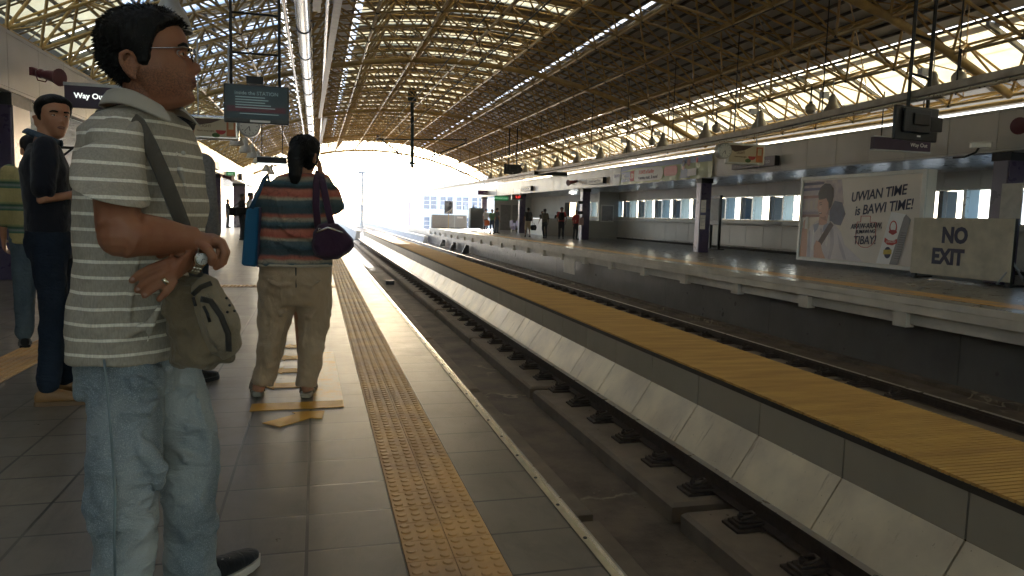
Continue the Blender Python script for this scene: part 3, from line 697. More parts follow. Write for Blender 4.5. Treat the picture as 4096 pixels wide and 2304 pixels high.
# Way Out sign
p = at(244, 245, y=12.4)
t = thing('way_out_sign', 'dark purple sign reading Way Out beside the left fascia', 'sign', tuple(p))
MB().box(-.42, .62, -.06, .06, -.17, .17).build('box', psign, t, bev=.008); MB().box(-.43, .63, -.065, .065, .145, .19).build('frame', gal, t)
text('Way Out', .11, EM('sign_letter', (.8, .85, .8), .25), 'lettering', t, loc=(-.08, -.063, .0), rot=FX, bold=.002)
MB().box(.5, .56, -.06, -.05, -.1, .1).build('pictogram', M('grey_print', (.3, .3, .3), .5), t)
def hungad(p, w2, h2, cx, label, labc, g):
    t = thing('hanging_advert', label, 'advert sign', tuple(p), 0, g)
    MB().box(-w2, w2, -.07, .07, -h2, h2).build('frame', alum if cx > 0 else white, t, bev=.03)
    f = MB().box(-w2+.06, w2-.05, -.076, -.0705, -h2+.05, h2-.05).build('picture', M('advert_cream', (.62, .52, .35), .5, 0, .08, 2), t)
    MB().prism([(-w2+.07, -.078, h2-.06), (w2*.35, -.078, h2-.06), (-w2*.1, -.078, h2*.35), (-w2*.6, -.078, h2*.15), (-w2+.07, -.078, h2*.4)], (0, .001, 0)).build('dark_swoosh', M('advert_brown', (.1, .05, .03), .5, 0, .2, 20), f)
    MB().box(w2*.52, w2*.88, -.079, -.0775, -h2+.07, h2-.08).build('product_strip', M('advert_orange', (.55, .16, .05), .5, 0, .3, 6), f)
    MB().box(w2*.6, w2*.8, -.081, -.0795, -h2*.1, h2*.55).build('product', M('advert_pale', (.6, .5, .3), .5), f)
    MB().prism([(w2*(.1+.16*math.cos(a*.63)), -.081, -h2*.62+h2*.2*math.sin(a*.63)) for a in range(10)], (0, .001, 0)).build('leaves', M('advert_green', (.08, .16, .03), .6, 0, .5, 30), f)
    MB().prism([(w2*(.3+.2*math.cos(a*.314)), -.083, -h2*.2-h2*.35*math.sin(a*.314)) for a in range(11)], (0, .001, 0)).build('bowl', redm, f)
    text('LIGHT', h2*.32, M('brown_letter', (.12, .05, .02), .5), 'lettering', f, loc=(-w2*.3, -.08, .02), rot=FX)
    text('Gawin itong Light.', h2*.2, M('brown_letter', (.12, .05, .02), .5), 'lettering', f, loc=(-w2*.3, -.08, -h2*.28), rot=FX, sx=.9)
    MB().tube((-w2*.6, 0, h2), (-w2*.6, 0, h2+1.3), .014).tube((w2*.6, 0, h2), (w2*.6, 0, h2+1.3), .014).build('hanger', gal, t)
    c = thing('wall_clock', labc, 'clock', (p[0]+cx, p[1]-.02, p[2]+.05), 0, 'round platform clocks')
    MB().lathe([(.0, -.1), (.17, -.1), (.185, -.09), (.185, .08), (.17, .09), (.0, .09)], n=28, ax='y').build('case', M('clock_rim', (.45, .44, .42), .35, .4, .1), c, smooth='auto')
    d = MB().lathe([(.0, -.103), (.158, -.103), (.158, -.101), (0, -.101)], n=28, ax='y').build('dial', M('clock_dial', (.7, .68, .62), .5, 0, .03), c)
    b = MB()
    for i in range(12):
        a = i*math.pi/6; e = .13; b.obox((e*math.sin(a), -.1045, e*math.cos(a)), (.014*math.sin(a), 0, .014*math.cos(a)), (.004*math.cos(a), 0, -.004*math.sin(a)), (0, .001, 0))
    b.build('hour_mark', dark, d)
    for a, L_, w_ in ((R(170), .085, .006), (R(222), .125, .004)): MB().obox((L_/2*math.sin(a), -.107, L_/2*math.cos(a)), (L_/2*math.sin(a), 0, L_/2*math.cos(a)), (w_*math.cos(a), 0, -w_*math.sin(a)), (0, .001, 0)).build('hand', dark, d)
hungad(at(538, 322, y=14), .42, .21, .6, 'cream and brown advert sign reading LIGHT, hung behind the near monitor', 'round clock half hidden behind the near monitor', 'double sided adverts with a clock')
hungad(at(1873, 388, y=15.6), .51, .25, -.6, 'cream advert sign reading LIGHT, hung over the far platform edge', 'round white clock beside the advert over the far platform', 'double sided adverts with a clock')
# TV backs over the far platform
def tvback(p, w2, h2, label, g):
    t = thing('hanging_monitor', label, 'monitor', tuple(p), R(8), g)
    MB().box(-w2, w2, -.03, .03, -h2, h2).build('casing', blackm, t, bev=.02)
    b = MB().box(-w2*.72, w2*.5, -.09, -.031, -h2*.55, h2*.85); b.build('rear_housing', blackm, t, bev=.015)
    b = MB()
    for i in range(9): b.box(-w2*.6, w2*.1, -.093, -.0905, -h2*.4+i*h2*.12, -h2*.4+i*h2*.12+.008)
    b.build('vent_slot', dark, t)
    MB().box(w2*.6, w2*1.15, -.05, .08, -h2*.35, h2*.5).box(-w2*.35, w2*.35, -.12, -.0905, -h2*.1, h2*.55).build('bracket', dark, t, bev=.01)
    MB().tube((-w2*.45, -.02, h2), (-w2*.45, -.02, h2+1.75), .03, n=6).tube((w2*.45, -.02, h2), (w2*.45, -.02, h2+1.85), .03, n=6).tube((-w2*.45, -.02, h2+.5), (w2*.45, -.02, h2+.45), .02).tube((-w2*.45, -.02, h2+1.1), (w2*.45, -.02, h2+1.05), .02).build('hanger', dark, t)
    MB().box(-.06, .02, -.0925, -.0905, -h2*.8, -h2*.7).build('maker_label', white, t)
tvback(at(2303, 312, y=9.8), .49, .27, 'back of a black monitor hung over the far platform, near the upper right', 'monitors hung over the far platform')
tvback(at(1289, 426, y=35), .46, .24, 'small dark monitor far along the far platform, above the track end', 'monitors hung over the far platform')
def slab(name, label, p, w2, h2, mt_, txt=None, th=.05, hang=1.2, cat='sign', tm=None, sz=.12, cxt=0, g=None):
    t = thing(name, label, cat, tuple(p), 0, g); MB().box(-w2, w2, -th, th, -h2, h2).build('panel', mt_, t, bev=.006)
    MB().box(-w2-.012, w2+.012, -th-.006, th+.006, -h2-.02, -h2+.005).box(-w2-.012, w2+.012, -th-.006, th+.006, h2-.005, h2+.02).build('frame', gal, t)
    if hang: MB().tube((-w2*.7, 0, h2), (-w2*.7, 0, h2+hang), .012).tube((w2*.7, 0, h2), (w2*.7, 0, h2+hang), .012).build('hanger', dark, t)
    if txt: text(txt, sz, tm or wtxt, 'lettering', t, loc=(cxt, -th-.004, 0), rot=FX)
    return t
slab('direction_sign', 'purple sign with Way Out partly behind the upper right monitor', at(2266, 364, y=12.5), .7, .125, psign, 'Way Out', hang=.9, sz=.11, cxt=.4)
slab('direction_sign', 'small purple sign at the far end of the far platform', at(1221, 485, y=58), .62, .16, M('bright_purple_sign', (.09, .02, .09), .4, 0, .1), 'Way Out', hang=.7, sz=.2, cxt=.2)
slab('exit_sign', 'green emergency exit sign at the far end of the far platform', at(1261, 499, y=52), .52, .16, EM('green_sign', (.01, .16, .05), .12), 'EMERGENCY EXIT', hang=.5, sz=.12, cxt=-.05, tm=EM('green_sign_letter', (.4, .6, .4), .2))
t = slab('led_clock', 'digital clock with red figures showing 5:37', at(1300, 496, y=46), .36, .15, blackm, None, .12, .4, 'clock'); text('5:37', .2, EM('red_led', (.8, .04, .03), .5), 'figures', t, loc=(.05, -.13, 0), rot=FX)
t = slab('light_fitting', 'hanging strip light fitting over the near platform', at(685, 404, y=20), .36, .07, dark, None, .2, .9, 'light'); MB().box(-.35, .35, -.19, .19, -.083, -.0905).build('tube_lamp', EM('tube_glow', (.9, .95, .9), 1.2), t)
slab('exit_sign', 'small green exit sign far along the left platform', at(580, 438, y=38), .22, .1, EM('green_sign', (.01, .16, .05), .12), 'EXIT', hang=.3, sz=.12, tm=EM('green_sign_letter', (.4, .6, .4), .2))
slab('light_fitting', 'dark long fitting hung beyond the cable tray over the far platform', at(1384, 437, y=30), .75, .07, dark, None, .12, .9, 'light')
# signs on fascias
def fsign(x, y, z, side, L_, H_, mt_, label, txt=None, tm=None, sz=.14):
    t = thing('fascia_sign', label, 'sign', (x, y, z)); s_ = -side
    MB().box(0, s_*.16, -L_/2, L_/2, -H_/2, H_/2).build('box', dark, t)
    MB().box(s_*.161, s_*.166, -L_/2+.01, L_/2-.01, -H_/2+.01, H_/2-.01).build('face', mt_, t)
    if txt: text(txt, sz, tm or navy, 'lettering', t, loc=(s_*.169, 0, 0), rot=FNX if side > 0 else FNY)
grs = M('grey_violet_sign', (.16, .14, .17), .4, 0, .1, 3)
fsign(13.38, 20.4, 3.0, 1, 2.35, .3, grs, 'grey station name sign on the far fascia behind the hanging clock', 'Araneta Center Cubao', M('pale_letter', (.5, .5, .52), .5), .2)
fsign(13.38, 33.85, 2.97, 1, 2.1, .3, white, 'white name sign on the far fascia left of the banner', 'Araneta Center Cubao', grs, .17); fsign(13.38, 46.1, 2.96, 1, 2.2, .3, white, 'small white name sign on the far fascia near its far end', 'Araneta Center Cubao', grs, .17)
fsign(-4.18, 32.9, 2.93, -1, 2.0, .32, white, 'white box sign on the left fascia, nearer one'); fsign(-4.18, 44.5, 2.93, -1, 2.0, .32, white, 'white box sign on the left fascia, farther one')
mar = M('maroon_paint', (.12, .018, .03), .35, 0, .2, 5)
def spot(p, side, label, s_=1, rz=0):
    t = thing('spotlight', label, 'spotlight', tuple(p), rz, 'maroon spotlights on the fascias'); t.scale = (s_,)*3
    b = MB(); b.path([(-.02, 0, .02), (.1, 0, .0), (.2, 0, -.02), (.3, 0, -.035), (.31, 0, -.036)], [.05, .075, .085, .125, .13], 18)
    b.build('lamp_head', mar, t, smooth='auto'); MB().ball((-.04, 0, .03), .07, 12).build('lamp_neck', mar, t, smooth=True)
    MB().path([(-.15, .0, .06), (-.1, -.04, .1), (-.02, -.06, .06), (0, 0, .02)], .014, 6).path([(-.15, 0, .06), (-.12, .02, -.06), (.02, .02, -.09), (.08, 0, -.06)], .01, 6).box(-.2, -.15, -.05, .05, .0, .12).build('bracket', mar, t)
spot(at(108, 190, x=-3.95), 0, 'maroon spotlight on the left fascia, upper left', 1, R(-30))
spot(at(566, 446, x=-3.95), 0, 'small maroon spotlight on the left fascia, far along', 1.2, R(-20)); spot((13.2, 36.8, 3.02), 0, 'maroon spotlight on the far fascia near the white name sign', 1.3, R(200)); spot((13.15, 11.1, 3.12), 0, 'maroon spotlight on the far fascia at the right edge', 1.25, R(195))
# CCTV cameras
def cctv(p, rz, label, arm):
    t = thing('security_camera', label, 'camera', tuple(p), rz)
    MB().box(-.07, .07, -.2, .16, -.05, .06).build('housing', white, t, bev=.015); MB().box(-.085, .085, -.24, .17, .062, .072).build('sunshield', white, t, bev=.004)
    MB().path(arm, .022, 8).build('arm', dark, t, smooth=True); MB().lathe([(.0, -.205), (.04, -.205), (.04, -.2), (0, -.2)], n=12, ax='y').build('lens', blackm, t)
cctv(at(2463, 366, x=13.0), R(60), 'white security camera on a dark arm above the rightmost column', [(0, 0, -.05), (0, .05, -.14), (.15, .2, -.22), (.35, .35, -.22)])
t = thing('dome_camera', 'beige dome camera on a dark arm from the left column, above the man in navy', 'camera', tuple(at(228, 362, y=11.6)))
MB().lathe([(.0, .14), (.1, .13), (.13, .08), (.14, 0), (.1, -.02), (0, -.02)], n=16).build('dome', cream, t, smooth='auto')
MB().path([(0, 0, -.02), (-.12, 0, -.06), (-.3, .1, -.06), (-.55, .25, -.05)], .02, 6).path([(-.25, .1, -.06), (-.4, .15, -.18), (-.6, .2, -.2)], .015, 6).box(-.72, -.5, .1, .4, -.14, .06).build('arm', dark, t)
# ---------------------------------------------------------------- boards facing the tracks (u to the right as seen, v up)
class Board:
    def __init__(s, x, yfar, z0): s.x, s.y, s.z = x, yfar, z0
    def P(s, u, v, d=0): return (-d, -u, v)
    def quad(s, b, u0, u1, v0, v1, d, th=.002): return b.prism([s.P(u0, v0, d), s.P(u1, v0, d), s.P(u1, v1, d), s.P(u0, v1, d)], (-th, 0, 0))
    def poly(s, pts, d, mt_, name, par_, th=.0015): return MB().prism([s.P(u, v, d) for u, v in pts], (-th, 0, 0)).build(name, mt_, par_)
    def ell(s, u, v, ru, rv, d, mt_, name, par_, a0=0, a1=6.2832, n=24, th=.0015): return s.poly([(u+ru*math.cos(a0+(a1-a0)*i/n), v+rv*math.sin(a0+(a1-a0)*i/n)) for i in range(n)], d, mt_, name, par_, th)
    def text(s, body, size, u, v, d, mt_, par_, ang=0, **k): o_ = text(body, size, mt_, k.pop('name', 'lettering'), par_, loc=s.P(u, v, d), rot=(R(90), 0, R(-90)), **k); o_.rotation_euler = Matrix(((0, 0, -1), (-math.cos(ang), math.sin(ang), 0), (math.sin(ang), math.cos(ang), 0))).to_euler(); return o_
def flat(name, c, var=.1, ns=3, c2=None): return M(name, c, .4, 0, var, ns, c2=c2)
# billboard
B1 = Board(13.3, 17.98, .12)
t = thing('billboard', 'large framed board reading UWIAN TIME is BAWI TIME!, with a smiling person and carton', 'billboard', (13.3, 17.98, .12))
W1, H1 = 4.42, 2.32
b = MB(); b.box(0, .24, -W1, 0, 0, H1); b.build('back_box', white, t)
b = MB()
for a in ((0, W1, 0, .09), (0, W1, H1-.09, H1), (0, .09, .09, H1-.09), (W1-.12, W1, .09, H1-.09)): B1.quad(b, *a, 0, .05)
b.build('frame', M('board_frame', (.62, .63, .6), .4, .2, .1), t, bev=.006)
pic = MB(); B1.quad(pic, .09, W1-.12, .09, H1-.09, 0, .01); pic = pic.build('picture', flat('poster_beige', (.8, .74, .66), .1, 1.2), t)
D1 = .0105
B1.poly([(.1, 1.35), (1.0, 1.3), (1.6, 1.2), (1.75, 1.6), (1.62, 2.2), (.1, 2.2)], D1, flat('poster_lilac', (.42, .35, .4), .5, 5, c2=(.62, .54, .5)), 'blurred_background', pic)
for i, (v, cc_) in enumerate(((2.08, (.09, .08, .16)), (1.93, (.12, .1, .2)), (1.72, (.3, .14, .12)), (1.2, (.25, .12, .1)), (1.28, (.3, .25, .3)))): B1.poly([(.11, v), (.95, v+.02), (.95, v+.09), (.11, v+.08)], D1+.0016, flat('poster_band_%s' % 'abcde'[i], cc_), 'background_band', pic)
for u in (.2, .42, .6, .75): B1.poly([(u, 1.42), (u+.1, 1.42), (u+.1, 1.66), (u, 1.66)], D1+.0016, flat('poster_window', (.6, .52, .45)), 'background_window', pic)
B1.poly([(1.25, 1.05), (1.7, 1.0), (1.85, 1.3), (1.7, 1.6), (1.4, 1.65), (1.25, 1.4)], D1+.0016, flat('poster_blue_grey', (.12, .13, .2), .4, 6), 'background_shape', pic)
sk = flat('poster_skin', (.62, .36, .26), .12, 2); shm = flat('poster_shirt', (.7, .65, .66), .12, 2)
D2 = D1+.004
B1.poly([(.1, .1), (.14, .9), (.35, 1.0), (.42, .1)], D2, sk, 'forearm', pic)
B1.poly([(.4, .1), (.42, .9), (.75, 1.12), (1.35, 1.1), (1.72, .85), (1.9, .5), (2.6, .1)], D2+.002, shm, 'printed_shirt', pic)
B1.poly([(.82, 1.0), (1.15, 1.0), (1.2, 1.35), (.85, 1.3)], D2+.003, sk, 'neck', pic)
B1.ell(.98, 1.55, .24, .34, D2+.004, sk, 'face', pic)
B1.ell(1.22, 1.5, .06, .1, D2+.005, sk, 'ear', pic)
B1.poly([(.78, 1.68), (.74, 1.85), (.82, 2.02), (1.0, 2.12), (1.2, 2.1), (1.34, 1.98), (1.36, 1.75), (1.3, 1.5), (1.22, 1.42), (1.18, 1.6), (1.08, 1.72), (.95, 1.7)], D2+.006, flat('poster_hair', (.03, .022, .02), .3, 12), 'printed_hair', pic)
for q in (([(.8, 1.36), (.95, 1.33), (.92, 1.3), (.84, 1.3)], 'mouth'), ([(.8, 1.6), (.9, 1.62), (.9, 1.6), (.8, 1.58)], 'brow'), ([(.82, 1.55), (.92, 1.57), (.92, 1.55), (.82, 1.535)], 'eye')): B1.poly(q[0], D2+.006, flat('poster_dark_skin', (.12, .05, .035)), q[1], pic)
B1.poly([(.62, 1.0), (.86, 1.06), (.8, .88), (.68, .78)], D2+.006, flat('poster_collar', (.32, .34, .45)), 'collar', pic); B1.poly([(1.05, 1.0), (1.22, 1.06), (1.3, .95), (1.0, .8)], D2+.006, flat('poster_collar', (.32, .34, .45)), 'collar', pic)
B1.poly([(1.3, 1.1), (1.44, 1.0), (.98, .42), (.82, .5)], D2+.008, flat('poster_strap', (.07, .035, .035)), 'strap', pic)
B1.poly([(.72, .1), (.7, .42), (.8, .58), (.98, .5), (1.05, .3), (1.2, .1)], D2+.009, sk, 'hand', pic); B1.ell(.28, 1.02, .1, .12, D2+.009, sk, 'hand', pic)
shd = flat('poster_shirt_shade', (.52, .48, .52), .2, 4); shl = flat('poster_shirt_light', (.82, .79, .76), .1, 3); skd = flat('poster_skin_shade', (.44, .23, .16), .2, 4); skl = flat('poster_skin_light', (.75, .5, .38), .1, 4)
for q in ([(.42, .1), (.44, .8), (.5, .86), (.56, .1)], [(1.3, .95), (1.36, .4), (1.28, .1), (1.4, .1), (1.5, .5), (1.44, .9)], [(.9, .9), (1.0, .62), (.98, .9)], [(1.6, .8), (1.72, .4), (1.9, .12), (2.0, .12), (1.8, .5)]): B1.poly(q, D2+.0035, shd, 'shirt_fold', pic)
for q in ([(.6, .3), (.62, .85), (.68, .9), (.68, .3)], [(1.15, .5), (1.2, .9), (1.27, .9), (1.22, .4)]): B1.poly(q, D2+.0035, shl, 'shirt_highlight', pic)
B1.poly([(1.08, 1.72), (1.16, 1.6), (1.18, 1.4), (1.1, 1.28), (1.2, 1.3), (1.22, 1.5), (1.2, 1.7)], D2+.0055, skd, 'face_shade', pic); B1.poly([(.8, 1.5), (.86, 1.53), (.93, 1.48), (.88, 1.42), (.81, 1.43)], D2+.0055, skl, 'cheek_light', pic)
B1.poly([(.76, 1.55), (.72, 1.46), (.77, 1.44)], D2+.0055, sk, 'nose', pic); B1.poly([(.82, 1.352), (.92, 1.335), (.9, 1.32), (.84, 1.325)], D2+.0085, shl, 'teeth', pic); B1.poly([(.86, 1.22), (1.1, 1.25), (1.17, 1.1), (.95, 1.16)], D2+.0038, skd, 'neck_shade', pic)
B1.poly([(.26, .88), (.38, .88), (.4, 1.22), (.28, 1.22)], D2+.011, flat('poster_white', (.7, .68, .64)), 'small_carton', pic)
an = R(5)
for s_, z_, u, v in (('UWIAN TIME', .34, 2.92, 1.79), ('is BAWI TIME!', .34, 3.12, 1.45)): B1.text(s_, z_, u, v, D2, navy, pic, an, bold=.005, shear=.2, sx=.94, space=.97)
for s_, z_, u, v in (('ARAW-ARAW,', .185, 2.62, 1.0), ('BUMAWI NG', .13, 2.6, .86), ('TIBAY!', .3, 2.6, .64)): B1.text(s_, z_, u, v, D2+.004, navy, pic, R(3), bold=.002, shear=.15, sx=.92, space=.96)
ring = [(2.3, 1.1), (2.42, 1.1), (2.42, 1.25), (2.75, 1.25), (2.75, 1.1), (2.95, 1.1)]+[(2.62+.36*math.cos(-a*.314), .78-.32*math.sin(a*.314)) for a in range(1, 10)]
b = MB()
for (u0, v0), (u1, v1) in zip(ring, ring[1:]+ring[:1]): b.tube(B1.P(u0, v0, D2), B1.P(u1, v1, D2), .007, n=5)
b.build('outline', redm, pic)
cw = flat('carton_white', (.88, .88, .87), .08, 2); cs_ = flat('carton_side', (.3, .3, .31), .15, 3)
B1.poly([(3.05, .1), (3.42, 1.36), (3.88, 1.3), (3.98, 1.2), (3.7, .1)], D2+.002, cw, 'carton', pic)
B1.poly([(3.48, .1), (3.82, 1.22), (3.88, 1.3), (4.04, 1.18), (3.74, .1)], D2+.004, cs_, 'carton_side', pic)
b = MB()
for i in range(12): B1.quad(b, 3.62+i*.014, 3.78+i*.015, .25+i*.055, .268+i*.055, D2+.006, .001)
b.build('carton_print', flat('carton_print', (.15, .14, .15)), pic)
B1.ell(3.52, .98, .12, .17, D2+.005, redm, 'emblem', pic); B1.ell(3.52, 1.0, .085, .12, D2+.007, cw, 'emblem_centre', pic); B1.ell(3.52, .88, .13, .05, D2+.008, flat('emblem_red', (.4, .03, .03)), 'emblem_band', pic)
B1.poly([(3.28, .74), (3.4, .68), (3.55, .67), (3.66, .72), (3.68, .62), (3.54, .56), (3.38, .57), (3.27, .64)], D2+.007, redm, 'emblem_ribbon', pic); B1.text('STERILIZED', .075, 3.48, .645, D2+.01, white, pic, R(4), sx=.8)
B1.ell(3.4, .38, .11, .14, D2+.006, navy, 'badge', pic); B1.poly([(3.27, .33), (3.53, .35), (3.53, .46), (3.27, .44)], D2+.008, flat('badge_yellow', (.6, .45, .08)), 'badge_band', pic)
# NO EXIT board
B2 = Board(13.05, 13.58, .1)
t = thing('no_exit_board', 'weathered cream board reading NO EXIT, standing at the right edge of the far platform', 'board', (13.05, 13.58, .1))
cb = M('weathered_cream_board', (.6, .55, .43), .75, 0, .28, 3.5, .1, 30)
b = MB(); B2.quad(b, 0, 2.46, 0, 1.24, 0, .03); b.build('board', cb, t, bev=.004)
B2.text('NO', .45, 1.12, .86, .032, navy, t, 0, bold=.022, sx=.9); B2.text('EXIT', .45, .98, .4, .032, navy, t, 0, bold=.022, sx=.88)
MB().box(.005, .06, -2.46, -2.34, -.1, 1.24).box(.0, .5, -2.42, -2.36, -.1, -.06).build('leg', dark, t); MB().box(.005, .06, -.12, 0, -.1, 1.24).box(.0, .5, -.1, -.04, -.1, -.06).build('leg', dark, t)
MB().tube((.5, -2.39, -.07), (.02, -2.39, .5), .02).tube((-.03, -2.2, -.06), (-.03, -2.4, .2), .02).build('brace', gal, t)
MB().box(-.25, -.2, -1.9, -.7, -.095, -.06).build('floor_batten', alum, t)
b2 = thing('grey_cabinet', 'dark grey cabinet behind the right end of the NO EXIT board', 'cabinet', (13.3, 10.3, 0)); MB().box(0, .5, -.4, .6, .05, 1.36).build('body', M('cabinet_grey', (.1, .1, .1), .5, .1, .2), b2, bev=.01); MB().box(-.012, -.002, -.38, .58, .1, 1.3).build('door', M('cabinet_grey', (.1, .1, .1), .5, .1, .2), b2)
# banner on the far fascia
B3 = Board(13.36, 31.8, 2.68)
t = thing('banner', 'long green and blue vinyl banner reading BIGbytes 50, on the far fascia', 'banner', (13.36, 31.8, 2.68))
b = MB(); n_ = 30
for i in range(n_):
    u0, u1 = 8.8*i/n_, 8.8*(i+1)/n_; d0, d1 = .012*math.sin(i*1.9)+.03, .012*math.sin((i+1)*1.9)+.03; e0, e1 = .02*math.sin(i*2.3), .02*math.sin((i+1)*2.3)
    b.add([B3.P(u0, e0, d0), B3.P(u1, e1, d1), B3.P(u1, .8, d1*.5), B3.P(u0, .8, d0*.5)], [(0, 1, 2, 3)])
vin = b.build('vinyl', flat('banner_green', (.3, .36, .14), .2, 1, c2=(.36, .4, .24)), t, fix=False); q = vin.modifiers.new('thick', 'SOLIDIFY'); q.thickness = .006
B3.poly([(.9, .56), (2.5, .66), (8.8, .56), (8.8, .79), (.9, .79)], .046, flat('banner_blue', (.08, .13, .3), .15, 2), 'blue_band', t)
B3.poly([(0, .0), (.75, .02), (.95, .78), (0, .79)], .046, flat('banner_white', (.5, .52, .5), .08, 2), 'white_end', t)
B3.text('SMART', .2, .45, .42, .05, flat('banner_violet', (.15, .15, .3)), t, bold=.008); B3.poly([(.95, .1), (2.35, .12), (2.35, .55), (.95, .55)], .05, flat('banner_navy', (.1, .12, .26)), 'logo_box', t); B3.poly([(1.95, .12), (2.36, .12), (2.36, .56), (1.95, .56)], .052, redm, 'logo_box', t)
B3.text('BIG', .3, 1.22, .33, .055, white, t, bold=.014, sx=.85); B3.text('bytes', .2, 1.67, .27, .055, white, t, bold=.006, sx=.9); B3.text('50', .28, 2.15, .33, .056, white, t, bold=.006)
B3.poly([(2.6+.3*math.cos(a), .34+.26*math.sin(a)) for a in [1.57+i*.35 for i in range(10)]]+[(4.8+.3*math.cos(a), .34+.26*math.sin(a)) for a in [-1.57+i*.35 for i in range(10)]], .05, flat('banner_pale', (.5, .5, .46), .06, 2), 'text_box', t)
B3.text('3 DAYS of Surfing', .22, 3.55, .45, .055, redm, t, bold=.005, sx=.9, shear=.1); B3.text('+ movies, music, & more!', .2, 3.7, .22, .055, navy, t, bold=.003, sx=.9)
B3.poly([(5.35+.2*math.cos(a), .38+.19*math.sin(a)) for a in [1.57+i*.35 for i in range(10)]]+[(6.1+.2*math.cos(a), .38+.19*math.sin(a)) for a in [-1.57+i*.35 for i in range(10)]], .05, flat('banner_red', (.5, .1, .1)), 'red_pill', t)
B3.poly([(6.5, .05), (6.6, .4), (6.8, .45), (7.2, .3), (7.3, .05)], .05, flat('banner_figure', (.1, .16, .3), .3, 8), 'printed_figure', t); B3.ell(6.75, .52, .12, .16, .052, sk, 'printed_head', t); B3.ell(6.75, .6, .13, .12, .054, flat('poster_hair', (.03, .022, .02)), 'printed_hair', t)
B3.poly([(7.1, .1), (7.75, .12), (7.75, .38), (7.1, .36)], .056, white, 'printed_card', t); B3.ell(7.15, .62, .13, .14, .05, flat('banner_maroon', (.2, .05, .06)), 'printed_shape', t); B3.ell(7.75, .66, .08, .1, .05, redm, 'printed_dot', t)
B3.text('RED', .2, 7.42, .24, .06, navy, t, bold=.01) if 0 else None
# ================================================================ FAR PLATFORM FURNITURE
t = thing('barrier', 'pale grey barrier of two panels closing the far end of the far platform', 'barrier', (9.35, 61.2, 0))
MB().box(0, 1.98, 0, .06, .05, 1.12).box(2.0, 3.05, 0, .06, .05, 1.12).build('panel', M('barrier_grey', (.36, .35, .32), .6, 0, .12, 2), t, bev=.01); MB().box(2.2, 2.7, -.012, 0, .85, 1.0).build('label_plate', white, t); MB().box(.0, 3.05, -.02, .08, 0, .05).build('base', dark, t)
t = thing('track_sign', 'sign board with a picture of railway tracks on a thin yellow post', 'sign', (10.7, 60.6, 0)); MB().tube((0, 0, 0), (0, 0, 1.2), .035, n=8).box(-.15, .15, -.15, .15, 0, .03).build('post', M('sign_yellow', (.5, .32, .08), .5), t)
MB().box(-.36, .36, -.03, .03, 1.2, 2.28).build('board', blackm, t, bev=.03); b = MB()
for x0, x1 in ((-.32, -.1), (-.18, .03), (0, .15), (.2, .28)): b.prism([(x0, -.033, 1.25), (x0+.08, -.033, 1.25), (.3, -.033, 1.7+x1*.3), (.3, -.033, 1.62+x1*.3)], (0, .002, 0))
b.build('printed_rails', flat('poster_sand', (.55, .45, .28)), t)
t = thing('dark_cabinet', 'tall dark grey cabinet on small legs near the platform end', 'cabinet', (11.4, 55, 0)); MB().box(0, 1.06, 0, .7, .14, 1.7).build('body', M('cabinet_slate', (.06, .075, .085), .45, .1, .15), t, bev=.02)
MB().box(.03, 1.03, -.012, -.002, .2, 1.64).build('door', M('cabinet_slate', (.06, .075, .085), .45, .1, .15), t, bev=.004)
for x, y in ((.08, .08), (.98, .08), (.08, .62), (.98, .62)): MB().box(x-.03, x+.03, y-.03, y+.03, 0, .14).build('leg', dark, t)
tag(MB().lathe([(.05, 0), (.055, .14), (.03, .2), (.02, .28), (0, .28)], (11.7, 55.3, 1.7), 10).build('bottle', blackm, smooth='auto'), 'dark bottle standing on the tall cabinet', 'bottle')
def seatrow(p, n_, rz, label):
    t = thing('bench_seat', label, 'seat', p, rz, 'purple waiting seats'); pm_ = M('purple_plastic', (.13, .06, .2), .3, 0, .1)
    for i in range(n_):
        b = MB(); b.path([(i*.55, -.25, .44), (i*.55, .0, .42), (i*.55, .18, .44), (i*.55, .25, .52), (i*.55, .3, .85)], [(.02, .24), (.02, .24), (.025, .24), (.03, .24), (.02, .22)], 12); b.build('seat_shell', pm_, t, smooth='auto')
    MB().tube((-.3, .05, .38), (n_*.55-.25, .05, .38), .03).build('beam', hr, t)
    for i in (0, n_-1):
        for y_ in (-.25, .3): MB().tube((i*.55, .05, .38), (i*.55, y_, 0), .022).build('leg', hr, t)
seatrow((13.6, 50.3, 0), 3, R(20), 'row of purple seats beside the first far column, left group'); seatrow((13.9, 48.9, 0), 3, R(20), 'row of purple seats beside the first far column, right group')
t = thing('service_counter', 'pale service counter with a light top behind the walking people', 'counter', (13.9, 44.4, 0)); MB().box(0, 3.0, 0, .12, 0, 1.02).box(0, .12, .12, 3.4, 0, 1.02).build('front', panel, t); MB().box(-.06, 3.0, -.06, .3, 1.02, 1.08).box(-.06, .3, .3, 3.4, 1.02, 1.08).build('top', alum, t)
t = thing('room_wall', 'grey inner wall with closed doors at the far end of the far platform', 'wall', (13.9, 57.5, 0)); MB().box(0, 3.1, 0, .15, 0, 2.68).build('wall', wallm, t)
for x in (.5, 1.5): MB().box(x, x+.85, -.03, 0, .02, 2.05).build('door', M('door_grey', (.2, .19, .18), .5), t)
t = thing('room_wall', 'grey cross wall between the window bays behind the red-shirted people', 'wall', (14.6, 39.6, 0)); MB().box(0, 2.4, 0, .2, 0, 1.0).box(1.2, 2.4, 0, .2, 1.0, 2.68).build('wall', wallm, t); f = MB().box(1.3, 2.1, -.04, -.001, .95, 1.95).build('notice_frame', white, t); MB().box(1.36, 2.04, -.05, -.041, 1.02, 1.88).build('notice', M('grey_print', (.3, .3, .3), .5), f)
